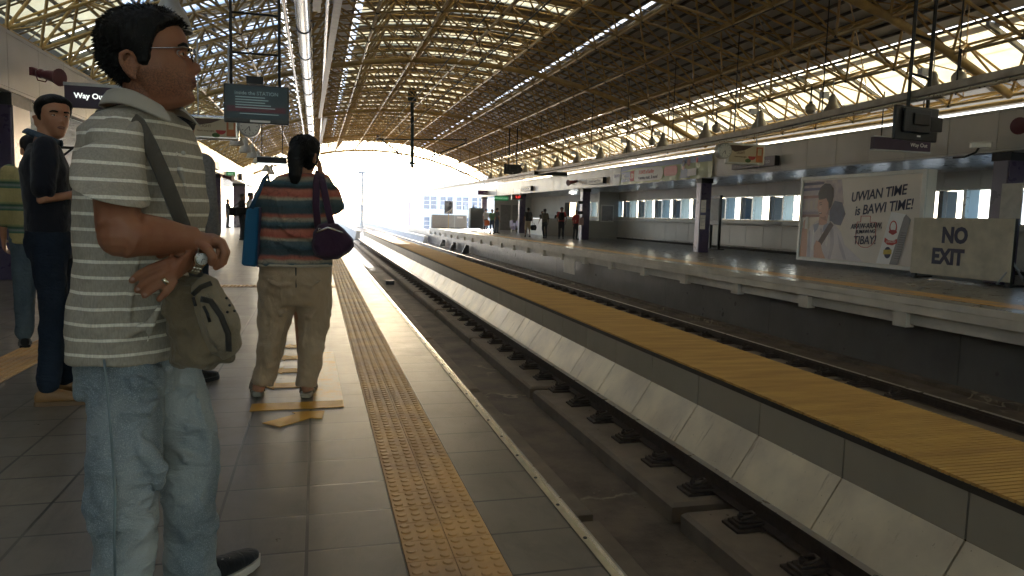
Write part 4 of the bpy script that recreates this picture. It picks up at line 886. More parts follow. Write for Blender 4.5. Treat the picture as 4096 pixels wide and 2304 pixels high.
t = thing('information_stand', 'tall black information stand by the windows right of the column', 'stand', (15.7, 26.6, 0)); MB().box(-.06, .06, -.35, .35, 1.0, 2.2).box(-.06, .06, -.35, -.3, 0, 1.0).box(-.06, .06, .3, .35, 0, 1.0).box(-.25, .25, -.38, .38, 0, .04).build('frame', blackm, t, bev=.01); MB().box(-.07, -.061, -.28, .28, 1.2, 2.05).build('notice_sheet', M('grey_print', (.3, .3, .3), .5), t)
t = thing('notice', 'two paper notices taped on the purple column left of the billboard', 'notice', (13.42, 23.6, 1.4)); MB().box(-.01, -.002, -.18, .18, .05, .5).box(-.01, -.002, -.18, .18, -.55, -.05).build('paper', M('paper', (.55, .53, .48), .7), t)
b = MB()
for z in (.4, .33, .2, -.15, -.28, -.4): b.box(-.013, -.0105, -.13, .13, z-.02, z)
b.build('print', M('grey_print', (.3, .3, .3), .5), t)
t = thing('notice', 'pale notice on the rightmost purple column', 'notice', (13.42, 11.6, 1.75)); MB().box(-.01, -.002, -.25, .2, -.4, .3).build('paper', M('paper', (.55, .53, .48), .7), t)
for j, z in enumerate((1.95, 1.42)): tag(MB().box(13.2, 13.48, 36.05, 36.3, z-.08, z+.08).build('junction_box', dark, bev=.01), 'dark junction box on the column by the red-shirted people, %s one' % ['upper', 'lower'][j], 'box', 'junction boxes on the column')
t = thing('track_bracket', 'three small dark triangular brackets on the far track wall', 'bracket', (9.0, 0, -1.36)); 
for y in (46, 50.5, 55): MB().prism([(0, y, 0), (.5, y, 0), (.5, y, .55), (.3, y, .6)], (0, .12, 0)).build('bracket', dark, t)
tag(MB().box(.0, .28, 0, .3, 0, .14).build('junction_box', dark, loc=(0, 0, 0)), 'small black box lying on the track bed of the near track', 'box'); bpy.data.objects['junction_box.002'].location = (2.35, 25.5, -1.36)
t = thing('paper_stack', 'white stack of leaflets on the floor by the standing guard', 'papers', (-3.9, 44, 0)); MB().box(-.2, .2, -.15, .15, 0, .1).box(-.17, .19, -.16, .12, .1, .17).build('leaflet', white, t)
# floor tape marks
tape = M('yellow_tape', (.66, .33, .02), .5, 0, .25, 5)
mt, n, l, bb = nodes('worn_tape'); v = coords(n, l)
l.new(mix(n, l, (.6, .46, .28), (.66, .36, .04), ramp(n, l, noise(n, l, 5, 5, v, .7), .45, .6)), bb.inputs['Base Color']); bb.inputs['Roughness'].default_value = .35
def tapem(pts, label, name='floor_arrow', m_=tape, z=.003): 
    x0, y0 = pts[0]
    return tag(MB().prism([(x, y, .0005) for x, y in pts], (0, 0, z)).build(name, m_, loc=(x0, y0, 0)), label, 'floor marking', 'yellow tape markings on the near platform floor')
tapem([(-.36, 4.2), (.155, 4.21), (.155, 4.36), (-.36, 4.36)], 'yellow bar marking across the tiles below the woman\'s feet', 'floor_bar')
tapem([(-.02, 4.363), (.155, 4.363), (.13, 5.92), (0, 5.92)], 'worn cream and yellow tape band right of the woman\'s feet', 'floor_band', mt)
tapem([(-.275, 3.95), (-.18, 3.86), (-.03, 4.01), (.03, 3.98), (.045, 4.145), (-.13, 4.145), (-.11, 4.1)], 'yellow bent arrow pointing left, nearest the camera')
for j, (y, x0) in enumerate(((4.8, -.33), (5.25, -.3), (5.72, -.3), (6.2, -.28))):
    tapem([(x0, y), (x0+.075, y-.1), (x0+.07, y-.06), (-.03, y-.07), (-.03, y+.08), (x0+.07, y+.07), (x0+.075, y+.12)], 'small yellow arrow on the tiles between the woman\'s feet, %s one' % ['nearest', 'second', 'third', 'farthest'][j])
# ================================================================ PEOPLE
UP = Vector((0, 0, 1))
def lerp(tab, z):      # smooth curve through the table's points
    if z <= tab[0][0]: return tab[0][1]
    k = len(tab)
    for i in range(k-1):
        (a, va), (b_, vb) = tab[i], tab[i+1]
        if z <= b_:
            h = b_-a; t = (z-a)/h; d = (vb-va)/h
            def sl(j):
                if j <= 0 or j >= k-1: return d
                d0 = (tab[j][1]-tab[j-1][1])/(tab[j][0]-tab[j-1][0]); d1 = (tab[j+1][1]-tab[j][1])/(tab[j+1][0]-tab[j][0])
                return 0 if d0*d1 <= 0 else 2*d0*d1/(d0+d1)
            m0, m1 = sl(i), sl(i+1)
            return (2*t**3-3*t*t+1)*va+(t**3-2*t*t+t)*h*m0+(-2*t**3+3*t*t)*vb+(t**3-t*t)*h*m1
    return tab[-1][1]
F0 = [(-.128, .03), (-.12, .06), (-.105, .082), (-.08, .0885), (-.04, .087), (0, .084), (.03, .09), (.055, .0895), (.075, .08), (.09, .063), (.103, .042), (.113, .015)]
FR = [(-.128, .035), (-.122, .068), (-.108, .0905), (-.098, .0915), (-.088, .087), (-.076, .0945), (-.066, .0925), (-.056, .0965), (-.045, .091), (-.03, .087), (-.01, .085), (.002, .083), (.014, .0905), (.024, .0945), (.045, .0935), (.065, .087), (.085, .071), (.1, .05), (.113, .015)]
BK = [(-.128, .01), (-.11, .02), (-.09, .032), (-.06, .058), (-.03, .086), (0, .1), (.04, .1), (.07, .09), (.09, .07), (.104, .045), (.113, .012)]
WD = [(-.128, .012), (-.118, .032), (-.105, .038), (-.09, .047), (-.07, .056), (-.04, .0665), (-.01, .07), (.03, .0745), (.06, .072), (.085, .06), (.1, .042), (.113, .012)]
def gs(x, s_): return math.exp(-(x/s_)**2)
def headpt(th, z):
    f, k, w_ = lerp(FR, z), lerp(BK, z), lerp(WD, z); c, s_ = math.cos(th), math.sin(th)
    e = .86 if c > 0 else 1
    sx = w_*math.copysign(abs(s_)**.92, s_); f0 = lerp(F0, z); f = f0+(f-f0)*gs(sx, .03)
    fx = (f if c > 0 else k)*math.copysign(abs(c)**e, c)
    if c > 0:
        a = abs(sx)
        cw_ = c**1.5
        nz = lerp([(-.054, 0), (-.046, .014), (-.04, .024), (-.034, .031), (-.026, .030), (-.012, .019), (0, .009), (.014, .001), (.02, 0)], z)
        wn = lerp([(-.05, .016), (-.036, .0155), (-.02, .011), (.01, .008)], z)
        fx += nz*gs(a, wn)
        fx -= .010*gs(a-.031, .014)*gs(z-.001, .011)
        fx += .004*gs(a-.034, .02)*gs(z-.021, .008)+(.009*gs(a-.043, .016)*gs(z+.022, .016)-.005*gs(a-.05, .016)*gs(z+.06, .018))*cw_
        fx += .0055*gs(a, .021)*gs(z+.0585, .0052)+.0055*gs(a, .019)*gs(z+.0735, .0058)-.004*gs(a, .022)*gs(z+.0655, .0022)
        fx += .003*gs(a-.013, .005)*gs(z+.04, .006)
        fx -= (.006*gs(a-.028-.25*(-.04-z), .005)*gs(z+.05, .016)+.005*gs(a-.026, .006)*gs(z+.066, .006))*cw_
    return fx, sx
class Head:
    def __init__(s, c, F, sc_=1, tilt=0):
        F = Vector(F).normalized(); s.c = Vector(c); s.S = F.cross(UP).normalized(); s.F = (F*math.cos(tilt)+UP*math.sin(tilt)).normalized(); s.U = s.S.cross(s.F); s.k = sc_
    def P(s, f, sd, u): return s.c+(s.F*f+s.S*sd+s.U*u)*s.k     # forward, to the figure's right, up
    def mesh(s, b, n=56, m_=46, off=None):
        V = []
        for j in range(m_):
            z = -.128+.241*(j/(m_-1))
            for i in range(n):
                th = 2*math.pi*i/n; f, sd = headpt(th, z); q = z
                if off:
                    o_ = off(th, z); r = math.hypot(f, sd) or 1; f += o_*f/max(r, .03); sd += o_*sd/max(r, .03); q = z+o_*max(0, (z-.02)/.093)
                V.append(s.P(f, sd, q))
        b.add(V, [(j*n+i, j*n+(i+1) % n, (j+1)*n+(i+1) % n, (j+1)*n+i) for j in range(m_-1) for i in range(n)]+[tuple(range(n))[::-1], tuple(range((m_-1)*n, m_*n))])
    def ear(s, b, side):
        q = lambda f, u, o_=.0: s.P(f-.032, side*(.0725+o_), u-.03)
        b.path([q(.012, .012, .002), q(.006, .026, .008), (q(-.006, .031, .013)), q(-.019, .024, .018), q(-.022, .006, .017), q(-.016, -.012, .012), q(-.006, -.026, .006), q(.004, -.03, .003)], [.004, .0045, .005, .005, .005, .005, .0065, .005], 8)
        b.path([q(.0, .022, .0), q(-.004, .0, -.002), q(0, -.022, 0)], [(.006, .012), (.006, .014), (.006, .009)], 8)
        b.path([q(-.006, .016, .008), q(-.012, .004, .01), q(-.006, -.01, .006)], .0035, 6)
        b.ball(q(.011, -.004, .003), .0055, 6)
def remesh(o, v, it=6, disp=0, dsize=.08, fac=.5):
    m_ = o.modifiers.new('join', 'REMESH'); m_.mode = 'VOXEL'; m_.voxel_size = v; m_.use_smooth_shade = True
    if it: s_ = o.modifiers.new('soften', 'SMOOTH'); s_.iterations = it; s_.factor = fac
    if disp:
        tn = 'fold_%d' % int(dsize*1000)
        tx = bpy.data.textures.get(tn) or bpy.data.textures.new(tn, 'CLOUDS'); tx.noise_scale = dsize; tx.noise_depth = 2
        d = o.modifiers.new('folds', 'DISPLACE'); d.texture = tx; d.strength = disp; d.mid_level = .5; d.texture_coords = 'LOCAL'
    return o
def loft(b, rings, n=28):    # rings: (centre, half-axis vector 1, half-axis vector 2)
    V = []
    for c, u, v in rings:
        c, u, v = Vector(c), Vector(u), Vector(v)
        for i in range(n):
            a = 2*math.pi*i/n; ca, sa = math.cos(a), math.sin(a)
            V.append(c+u*math.copysign(abs(ca)**.88, ca)+v*math.copysign(abs(sa)**.88, sa))
    k = len(rings)
    b.add(V, [(j*n+i, j*n+(i+1) % n, (j+1)*n+(i+1) % n, (j+1)*n+i) for j in range(k-1) for i in range(n)]+[tuple(range(n))[::-1], tuple(range((k-1)*n, k*n))])
def folds(b, items, n=8):     # soft ridges laid half into a garment before it is joined up: ([(x, y, depth)...], radius)
    for pts, r in items:
        P = [at(x, y, y=d) for x, y, d in pts]; k = len(P); b.path(P, [r*(.25 if i in (0, k-1) else 1) for i in range(k)], n)
def skin_mat(name, c, blotch=.18):
    mt, n, l, b = nodes(name); v = coords(n, l)
    c1 = mix(n, l, c, tuple(x*(1-blotch)*y for x, y in zip(c, (1, .86, .8))), ramp(n, l, noise(n, l, 11, 5, v), .38, .68))
    l.new(c1, b.inputs['Base Color']); b.inputs['Roughness'].default_value = .5; b.inputs['Specular IOR Level'].default_value = .35; b.inputs['Subsurface Weight'].default_value = .12; b.inputs['Subsurface Radius'].default_value = (.012, .005, .003); b.inputs['Subsurface Scale'].default_value = .6
    bump(n, l, b, noise(n, l, 160, 3, v), .25, .001); return mt
skin1 = skin_mat('weathered_skin', (.34, .155, .088))
def stubble(mt, z0, z1):      # short beard shadow low on the face
    n, l = mt.node_tree.nodes, mt.node_tree.links; b = n['Principled BSDF']; s_ = b.inputs['Base Color'].links[0].from_socket; v = coords(n, l); sx = n.new('ShaderNodeSeparateXYZ'); l.new(v, sx.inputs[0])
    a = ramp(n, l, sx.outputs[2], 0, 1); mr = n.new('ShaderNodeMapRange'); l.new(sx.outputs[2], mr.inputs[0]); mr.inputs[1].default_value = z0; mr.inputs[2].default_value = z1
    r = n.new('ShaderNodeValToRGB'); l.new(mr.outputs[0], r.inputs[0]); e = r.color_ramp.elements; e[0].position = 0; e[0].color = (0, 0, 0, 1); e[1].position = 1; e[1].color = (0, 0, 0, 1)
    for p in (.25, .6): q = e.new(p); q.color = (.6, .6, .6, 1)
    mm = n.new('ShaderNodeMath'); mm.operation = 'MULTIPLY'; l.new(r.outputs[0], mm.inputs[0]); l.new(ramp(n, l, noise(n, l, 260, 2, v, .8), .42, .6), mm.inputs[1]); l.new(mix(n, l, s_, (.07, .04, .03), mm.outputs[0]), b.inputs['Base Color'])
stubble(skin1, 1.375, 1.475); skin2 = skin_mat('light_brown_skin', (.42, .215, .13)); skin3 = skin_mat('dark_brown_skin', (.2, .1, .06))
hairm = M('black_hair', (.008, .007, .007), .62, 0, .3, 60, .8, 110, (1, 1, .3), bd=.006, spec=.25)
def ribbon(b, pts, w_, nr, th=.003):
    pts = [Vector(p) for p in pts]; R_ = []; nr = Vector(nr)
    for i, p in enumerate(pts):
        d = (pts[min(i+1, len(pts)-1)]-pts[max(i-1, 0)]).normalized(); n_ = (nr-d*nr.dot(d)).normalized(); R_.append((p, d.cross(n_)*w_, n_*th))
    loft(b, R_, 8); return b
lipmt = M('lip_skin', (.2, .075, .055), .4)
def cloth(name, c, var=.2, wsc=7, ws=.5, rough=.85, c2=None, weave=350):
    mt, n, l, b = nodes(name); v = coords(n, l)
    l.new(mix(n, l, c, c2 or tuple(x*(1-var) for x in c), ramp(n, l, noise(n, l, 5, 4, v), .35, .7)), b.inputs['Base Color'])
    b.inputs['Roughness'].default_value = rough; b.inputs['Specular IOR Level'].default_value = .2; b.inputs['Sheen Weight'].default_value = .15
    h = n.new('ShaderNodeMath'); h.operation = 'MULTIPLY_ADD'; l.new(noise(n, l, weave, 2, v), h.inputs[0]); h.inputs[1].default_value = .12
    l.new(noise(n, l, wsc, 4, coords(n, l, (1, 1, .6)), .5, 1.2), h.inputs[2]); bump(n, l, b, h.outputs[0], ws, .02); return mt
def denim(name, c, c2):
    mt, n, l, b = nodes(name); v = coords(n, l)
    c1 = mix(n, l, c, c2, ramp(n, l, noise(n, l, 3.6, 4, coords(n, l, (1, 1, .45)), .5), .4, .62))
    c1 = mix(n, l, c1, tuple(x*1.15 for x in c2), ramp(n, l, noise(n, l, 420, 2, v), .5, .8)); l.new(c1, b.inputs['Base Color']); b.inputs['Roughness'].default_value = .9; b.inputs['Specular IOR Level'].default_value = .15
    h = n.new('ShaderNodeMath'); h.operation = 'MULTIPLY_ADD'; l.new(noise(n, l, 500, 2, v), h.inputs[0]); h.inputs[1].default_value = .1
    l.new(noise(n, l, 6.5, 4, coords(n, l, (1, 1, 1.6)), .55, 1.5), h.inputs[2]); bump(n, l, b, h.outputs[0], .75, .03); return mt
def stripes(name, base, line, period, duty, phase=0, wob=.012, cols=None):
    mt, n, l, b = nodes(name); v = coords(n, l); sx = n.new('ShaderNodeSeparateXYZ'); l.new(v, sx.inputs[0])
    a = n.new('ShaderNodeMath'); a.operation = 'MULTIPLY_ADD'; l.new(noise(n, l, 4, 3, v), a.inputs[0]); a.inputs[1].default_value = wob; l.new(sx.outputs[2], a.inputs[2])
    d = n.new('ShaderNodeMath'); d.operation = 'MULTIPLY_ADD'; l.new(a.outputs[0], d.inputs[0]); d.inputs[1].default_value = 1/period; d.inputs[2].default_value = phase
    f = n.new('ShaderNodeMath'); f.operation = 'FRACT'; l.new(d.outputs[0], f.inputs[0])
    if cols:
        r = n.new('ShaderNodeValToRGB'); r.color_ramp.interpolation = 'EASE'; l.new(f.outputs[0], r.inputs[0]); e = r.color_ramp.elements
        while len(e) < len(cols): e.new(.5)
        for q, (p_, c_) in zip(e, cols): q.position = p_; q.color = (*c_, 1)
        c1 = r.outputs[0]
    else:
        g = n.new('ShaderNodeMath'); g.operation = 'LESS_THAN'; l.new(f.outputs[0], g.inputs[0]); g.inputs[1].default_value = duty
        c1 = mix(n, l, base, line, g.outputs[0])
    c1 = mix(n, l, c1, (.5, .5, .5), .0); c2_ = n.new('ShaderNodeMix'); c2_.data_type = 'RGBA'; c2_.blend_type = 'MULTIPLY'; c2_.inputs[0].default_value = .45
    l.new(c1, c2_.inputs[6]); l.new(ramp(n, l, noise(n, l, 260, 2, coords(n, l, (1, 1, .3))), .3, .7, (.55, .55, .55), (1.1, 1.1, 1.1)), c2_.inputs[7]); l.new(c2_.outputs[2], b.inputs['Base Color'])
    b.inputs['Roughness'].default_value = .9; b.inputs['Specular IOR Level'].default_value = .12
    bump(n, l, b, noise(n, l, 6.5, 4, coords(n, l, (1.3, 1.3, .7)), .5, 1.3), .6, .03); return mt, n, l, b
def hand(b, wr, d, nrm, k=1, curl=.5, side=1, spread=.15):
    d = Vector(d).normalized(); nrm = Vector(nrm); nrm = (nrm-d*nrm.dot(d)).normalized(); t = d.cross(nrm)*side   # t: towards the thumb
    wr = Vector(wr)
    loft(b, [(wr, t*.026*k, nrm*.018*k), (wr+d*.03*k, t*.035*k, nrm*.016*k), (wr+d*.07*k, t*.041*k, nrm*.014*k), (wr+d*.088*k, t*.038*k, nrm*.011*k)], 14)
    for i, (o_, L, r) in enumerate(((.031, .072, .0088), (.011, .08, .009), (-.011, .074, .0086), (-.03, .058, .0076))):
        p = wr+d*(.082-.004*abs(i-1))*k+t*o_*k; dd = (d+t*spread*(1.2-i*.8)).normalized(); a = 0; pts = [p-dd*.012*k, p]; q = p
        for s_ in (.45, .31, .24): a += curl*1.05; q = q+(dd*math.cos(a)+nrm*math.sin(a))*L*s_*k; pts.append(q)
        b.path(pts, [r*k, r*1.08*k, r*k, r*.95*k, r*.8*k], 8); b.ball(pts[-1], r*.82*k, 6)
    p = wr+d*.022*k+t*.026*k; q1 = p+(d*.5+t*.75+nrm*.25).normalized()*.038*k; q2 = q1+(d*.85+t*.25+nrm*.4).normalized()*.032*k; q3 = q2+(d*.9+nrm*.5-t*.1).normalized()*.024*k
    b.path([p-d*.008*k, p, q1, q2, q3], [.013*k, .0135*k, .0105*k, .0098*k, .008*k], 8); b.ball(q3, .008*k, 6)
def shoe(name, ank, toe, mats, par_, k=1, low=True):
    ank, toe = Vector(ank), Vector(toe); d = Vector((toe.x-ank.x, toe.y-ank.y, 0)).normalized(); s_ = d.cross(UP); z0 = 0
    heel = Vector((ank.x, ank.y, z0))-d*.065*k; L = (Vector((toe.x, toe.y, 0))-Vector((heel.x, heel.y, 0))).length
    def prof(t): return (.03+.016*math.sin(min(1, t*1.2)*3.1)*1.0+(.012 if t > .45 else 0)*math.sin((t-.45)/.55*3.1) if t < .97 else .02)*k
    b = MB(); R_ = []
    for t, w_, h in ((0, .018, .05), (.04, .03, .068), (.2, .035, .08), (.36, .035, .082), (.5, .039, .068), (.65, .044, .055), (.8, .043, .046), (.93, .033, .038), (1, .014, .028)):
        R_.append((heel+d*L*t+UP*(.012+h*k*.5), s_*w_*k, UP*h*k*.5))
    loft(b, R_, 16); b.lathe([(.032*k, 0), (.034*k, .05*k)], tuple(Vector((ank.x, ank.y, .06*k))), 12)
    up = remesh(b.build(name, mats[0], par_), .007, 3)
    b = MB(); P = []
    for t, w_ in ((0, .02), (.04, .034), (.2, .039), (.36, .038), (.5, .042), (.65, .048), (.8, .047), (.93, .036), (1.01, .014)): P.append((heel+d*L*t, s_*w_*k))
    pl = [p+w_ for p, w_ in P]+[p-w_ for p, w_ in P[::-1]]
    b.prism([Vector((p.x, p.y, z0+.001)) for p in pl], (0, 0, .024*k)); b.build('sole', mats[1], up, smooth='auto'); return up
def hairshell(H, b, kind='short', n=56, m_=40):
    def off(th, z):
        a = abs((th+math.pi) % (2*math.pi)-math.pi)     # 0 = front
        hl = lerp([(0, .062), (.35, .064), (.62, .06), (.9, .053), (1.17, .044), (1.33, .026), (1.48, -.015), (1.56, -.036), (1.76, -.036), (1.86, -.006), (2.2, -.006), (2.32, -.06), (2.6, -.08), (3.2, -.085)], a) if kind != 'long' else lerp([(0, .07), (.5, .062), (.9, .02), (1.2, -.05), (1.6, -.1), (3.2, -.12)], a)
        t = (z-hl)/.012; t = max(0, min(1, t)); base = (.02 if kind == 'short' else .017)*(1-.45*max(0, min(1, (z-.05)/.06)))*(1-.4*max(0, min(1, (a-1.9)/.8)))
        th_ = base*(1.0+.25*math.sin(th*7+z*60)*.35+.3*math.sin(th*13-z*90)*.2)*(.55+.45*min(1, max(0, (z+.06)/.12)))
        return -.012+(th_+.012)*t
    H.mesh(b, n, m_, off)
def face_bits(H, par_, sk, brow=True, look=0):
    for s_ in (1, -1):
        e = MB(); e.ball(H.P(.0705, s_*.0305, -.0005), .0115*H.k, 14); eo = e.build('eyeball', M('eye_white', (.5, .46, .42), .25), par_, smooth=True)
        MB().ball(H.P(.0785, s_*.0305+look*.003, -.0005), .0052*H.k, 10).build('iris', M('dark_iris', (.02, .012, .008), .15), eo, smooth=True)
        ld = MB(); ld.path([H.P(.072, s_*.044, .0), H.P(.0805, s_*.037, .0055), H.P(.083, s_*.03, .0065), H.P(.081, s_*.022, .0045), H.P(.077, s_*.017, -.001)], [.0028, .0036, .004, .0036, .0025], 8); ld.build('eyelid', sk, par_, smooth=True)
        ld = MB(); ld.path([H.P(.0715, s_*.044, -.002), H.P(.0785, s_*.037, -.0075), H.P(.0805, s_*.03, -.0085), H.P(.0785, s_*.022, -.007), H.P(.077, s_*.017, -.002)], [.0018, .0026, .003, .0026, .002], 8); ld.build('eyelid', sk, par_, smooth=True)
        if brow: MB().path([H.P(.074, s_*.051, .016), H.P(.0865, s_*.04, .0215), H.P(.092, s_*.028, .021), H.P(.094, s_*.015, .018)], [(.002, .002), (.003, .0042), (.003, .0048), (.002, .004)], 8).build('eyebrow', hairm, par_, smooth=True)
    MB().path([H.P(.0905, .021, -.066), H.P(.0975, .012, -.0632), H.P(.0995, 0, -.0625), H.P(.0975, -.012, -.0632), H.P(.0905, -.021, -.066)], [(.0012, .0015), (.003, .0035), (.003, .0032), (.003, .0035), (.0012, .0015)], 8).path([H.P(.0895, .02, -.068), H.P(.096, .012, -.0715), H.P(.0975, 0, -.0725), H.P(.096, -.012, -.0715), H.P(.0895, -.02, -.068)], [(.0012, .0015), (.003, .004), (.003, .0045), (.003, .004), (.0012, .0015)], 8).build('lips', lipmt, par_, smooth=True)
def limb(b, pts, rs, n=14):
    b.path(pts, rs, n); b.ball(pts[0], rs[0] if not isinstance(rs[0], tuple) else min(rs[0]), 10); b.ball(pts[-1], rs[-1] if not isinstance(rs[-1], tuple) else min(rs[-1]), 10)
# -------------------------------------------------- generic figure (joints in world space)
def pose(base, az, Hh, **ov):    # az: facing, radians clockwise from +y
    F = Vector((math.sin(az), math.cos(az), 0)); S = Vector((math.cos(az), -math.sin(az), 0)); k = Hh/1.7; base = Vector(base)
    d = dict(head=(0, .02, 1.575), neck=(0, -.01, 1.44), shR=(.165, 0, 1.385), shL=(-.165, 0, 1.385), elR=(.215, -.03, 1.11), elL=(-.215, -.03, 1.11), wrR=(.225, .05, .87), wrL=(-.225, .05, .87),
             hip=(0, 0, .93), knR=(.095, .02, .5), knL=(-.095, .02, .5), anR=(.1, -.02, .08), anL=(-.1, -.02, .08), toeR=(.13, .17, 0), toeL=(-.13, .17, 0))
    d.update(ov); J = {q: base+(S*p[0]+F*p[1]+UP*p[2])*k for q, p in d.items()}; J['F'] = F; J['S'] = S; J['k'] = k; return J
def figure(label, J, o_, vox=.018, cat='person', seg=12, headF=None, face=False, hands=True, group=None):
    k, F, S = J['k'], J['F'], J['S']; b = MB(); g0 = J['hip'].copy(); g0.z = 0
    t = thing('person', label, cat, tuple(g0), 0, group)
    H = Head(J['head'], headF or F, k*.97); H.mesh(b, 40, 34); H.ear(b, 1); H.ear(b, -1)
    b.path([J['neck']-UP*.06*k, J['neck'], J['head']-UP*.05*k-F*.015*k], [.06*k, .052*k, .052*k], seg)
    hp, nk = J['hip'], J['neck']
    loft(b, [(hp, S*.13*k, F*.09*k), (hp.lerp(nk, .35), S*.12*k, F*.08*k), (hp.lerp(nk, .75), S*.15*k, F*.09*k), (hp.lerp(nk, .93), S*.13*k, F*.06*k)], 20)
    for s_ in 'RL':
        limb(b, [J['sh'+s_], J['el'+s_], J['wr'+s_]], [.046*k, .036*k, .024*k], seg)
        d = J.get('hd'+s_) or (J['wr'+s_]-J['el'+s_]); nn = J.get('hn'+s_) or (-S if s_ == 'R' else S)
        if hands: hand(b, J['wr'+s_], d, nn, k, J.get('curl', .35), 1 if s_ == 'R' else -1)
        limb(b, [hp+S*(.08 if s_ == 'R' else -.08)*k, J['kn'+s_], J['an'+s_]], [.07*k, .045*k, .032*k], seg)
    off_ = tuple(g0)
    def mk(b, name, m_, v, it=5, disp=0, ds=.1):
        q = remesh(b.build(name, m_, t, loc=off_), v, it, disp, ds); q.location = (0, 0, 0); return q
    mk(b, 'body', o_['skin'], min(vox, .011) if face else vox, 2)
    # shirt
    b = MB(); e = o_.get('fat', 1)
    top = hp.lerp(nk, .99); hem = hp+UP*o_.get('hem', -.02)*k
    loft(b, [(hem, S*.165*k*e, F*.115*k*e), (hp.lerp(nk, .2), S*.16*k*e, F*.115*k*e), (hp.lerp(nk, .45), S*.165*k*e, F*.115*k*e), (hp.lerp(nk, .7), S*.175*k, F*.12*k), (hp.lerp(nk, .86), S*.16*k, F*.095*k), (top, S*.075*k, F*.07*k)], 24)
    for s_ in 'RL':
        sh, el, wr = J['sh'+s_], J['el'+s_], J['wr'+s_]; q = o_.get('sleeve', .6)
        if q <= 1: limb(b, [sh-(sh-nk)*.12, sh.lerp(el, q)], [.066*k*e**.5, .06*k], seg)
        else: limb(b, [sh, el, el.lerp(wr, q-1)], [.066*k, .053*k, .042*k], seg)
    mk(b, 'shirt', o_['shirt'], vox, 4, .02*k, .12)
    b = MB(); lg = o_.get('leg', 1); pr = o_.get('pr', 1)
    loft(b, [(hp+UP*.09*k, S*.14*k, F*.1*k), (hp-UP*.03*k, S*.16*k, F*.12*k), (hp-UP*.12*k, S*.15*k, F*.11*k)], 20)
    for s_ in 'RL':
        h0 = hp+S*(.082 if s_ == 'R' else -.082)*k-UP*.06*k; kn, an = J['kn'+s_], J['an'+s_]
        if lg < 1: limb(b, [h0, kn, kn.lerp(an, lg-.6)], [.09*k*pr, .08*k*pr, .08*k*pr], seg)
        else: limb(b, [h0, kn, kn.lerp(an, .55), an+UP*.035*k], [.09*k*pr, .068*k*pr, .062*k*pr, .058*k*pr], seg)
    mk(b, 'trousers', o_['pants'], vox, 4, .02*k, .1)
    for s_ in 'RL':
        q = shoe('shoe', J['an'+s_]-g0, J['toe'+s_]-g0, (o_['shoe'], o_.get('sole', o_['shoe'])), t, k)
    b = MB(); hairshell(H, b, o_.get('hair', 'short'), 40, 32)
    if o_.get('hair') == 'long':
        bk = -H.F*.075*k; b.path([H.P(-.05, 0, .04), H.P(-.085, 0, -.03), H.P(-.09, 0, -.12), H.P(-.085, 0, -.2)], [(.05*k, .06*k), (.04*k, .065*k), (.03*k, .055*k), (.015*k, .035*k)], 14)
    mk(b, 'hair', o_.get('hairm', hairm), .009, 2)
    if face:
        b_ = thing('tmp', '', ''); bpy.data.objects.remove(b_)
        n0 = set(bpy.data.objects); face_bits(H, t, o_['skin'], True, 0)
        for q in bpy.data.objects:
            if q not in n0 and q.parent is t: q.location = (-g0.x, -g0.y, 0)
    return t, H

def tufts(H, name, par_, cnt, L, down=0, seed=1, org=(0, 0, 0), zmin=-.06, fdir=-.2, r=.0016):
    rg = random.Random(seed); b = MB(); o_ = Vector(org)
    while cnt:
        th = rg.uniform(-math.pi, math.pi); z = rg.uniform(zmin, .112); a = abs(th)
        hl = lerp([(0, .066), (.9, .058), (1.17, .05), (1.35, .03), (1.5, .0), (1.86, .004), (2.2, .004), (2.32, -.05), (3.2, -.075)], a)
        if z < hl: continue
        f, sd = headpt(th, z); k = 1+.011/max(.03, math.hypot(f, sd)); p = H.P(f*k, sd*k, z+.011*max(0, (z-.02)/.093))
        n_ = (p-H.c).normalized(); d = (n_*.55+H.F*(fdir+rg.uniform(-.35, .35))+H.S*rg.uniform(-.35, .35)-H.U*(.35+down)).normalized(); l = L*rg.uniform(.5, 1.2)
        b.tube(p-o_-d*.002, p-o_+d*l, r, .0003, n=3, caps=False); cnt -= 1
    return tag(b.build(name, hairm, par_, fix=False), kind='stuff')
# -------------------------------------------------- the man in the striped polo shirt (foreground)
def A(x, y, d): return at(x, y, y=d)
cx0 = A(330, 500, 2.03)
hero = thing('person', 'man with glasses, grey polo with thin white stripes and light jeans, arms crossed, nearest', 'person', (cx0.x, 2.03, 0))
HO = (cx0.x, 2.03, 0)
hF = Vector((.89, -.455, 0)).normalized(); hL = Vector((.455, .89, 0)).normalized()
def hk(b, name, m_, v, it=5, disp=0, ds=.1, par_=None, rm=True, fac=.5):
    q = b.build(name, m_, par_ or hero, loc=HO, smooth=True); q.location = (0, 0, 0)
    if rm: remesh(q, v, it, disp, ds, fac)
    return q
HD = Head(A(374, 145, 2.0), (.997, .09, 0), .985, R(8))
b = MB(); HD.mesh(b, 96, 90); HD.ear(b, 1); HD.ear(b, -1)
b.path([A(330, 345, 2.03), A(358, 290, 2.02), A(366, 250, 2.01), A(366, 195, 2.0)], [(.075, .075), (.06, .056), (.054, .05), (.052, .05)], 24)
shR = A(280, 375, 1.855); elR = A(306, 585, 1.74); wrR = A(492, 603, 1.83)
b.path([shR, shR.lerp(elR, .5), elR+Vector((-.005, 0, .01)), elR+Vector((.02, 0, -.012)), elR.lerp(wrR, .22), elR.lerp(wrR, .5), elR.lerp(wrR, .8), wrR], [.044, .048, .046, .046, (.049, .044), (.044, .038), (.033, .028), (.03, .024)], 20)
b.ball(elR+Vector((-.004, 0, -.008)), .045, 14)
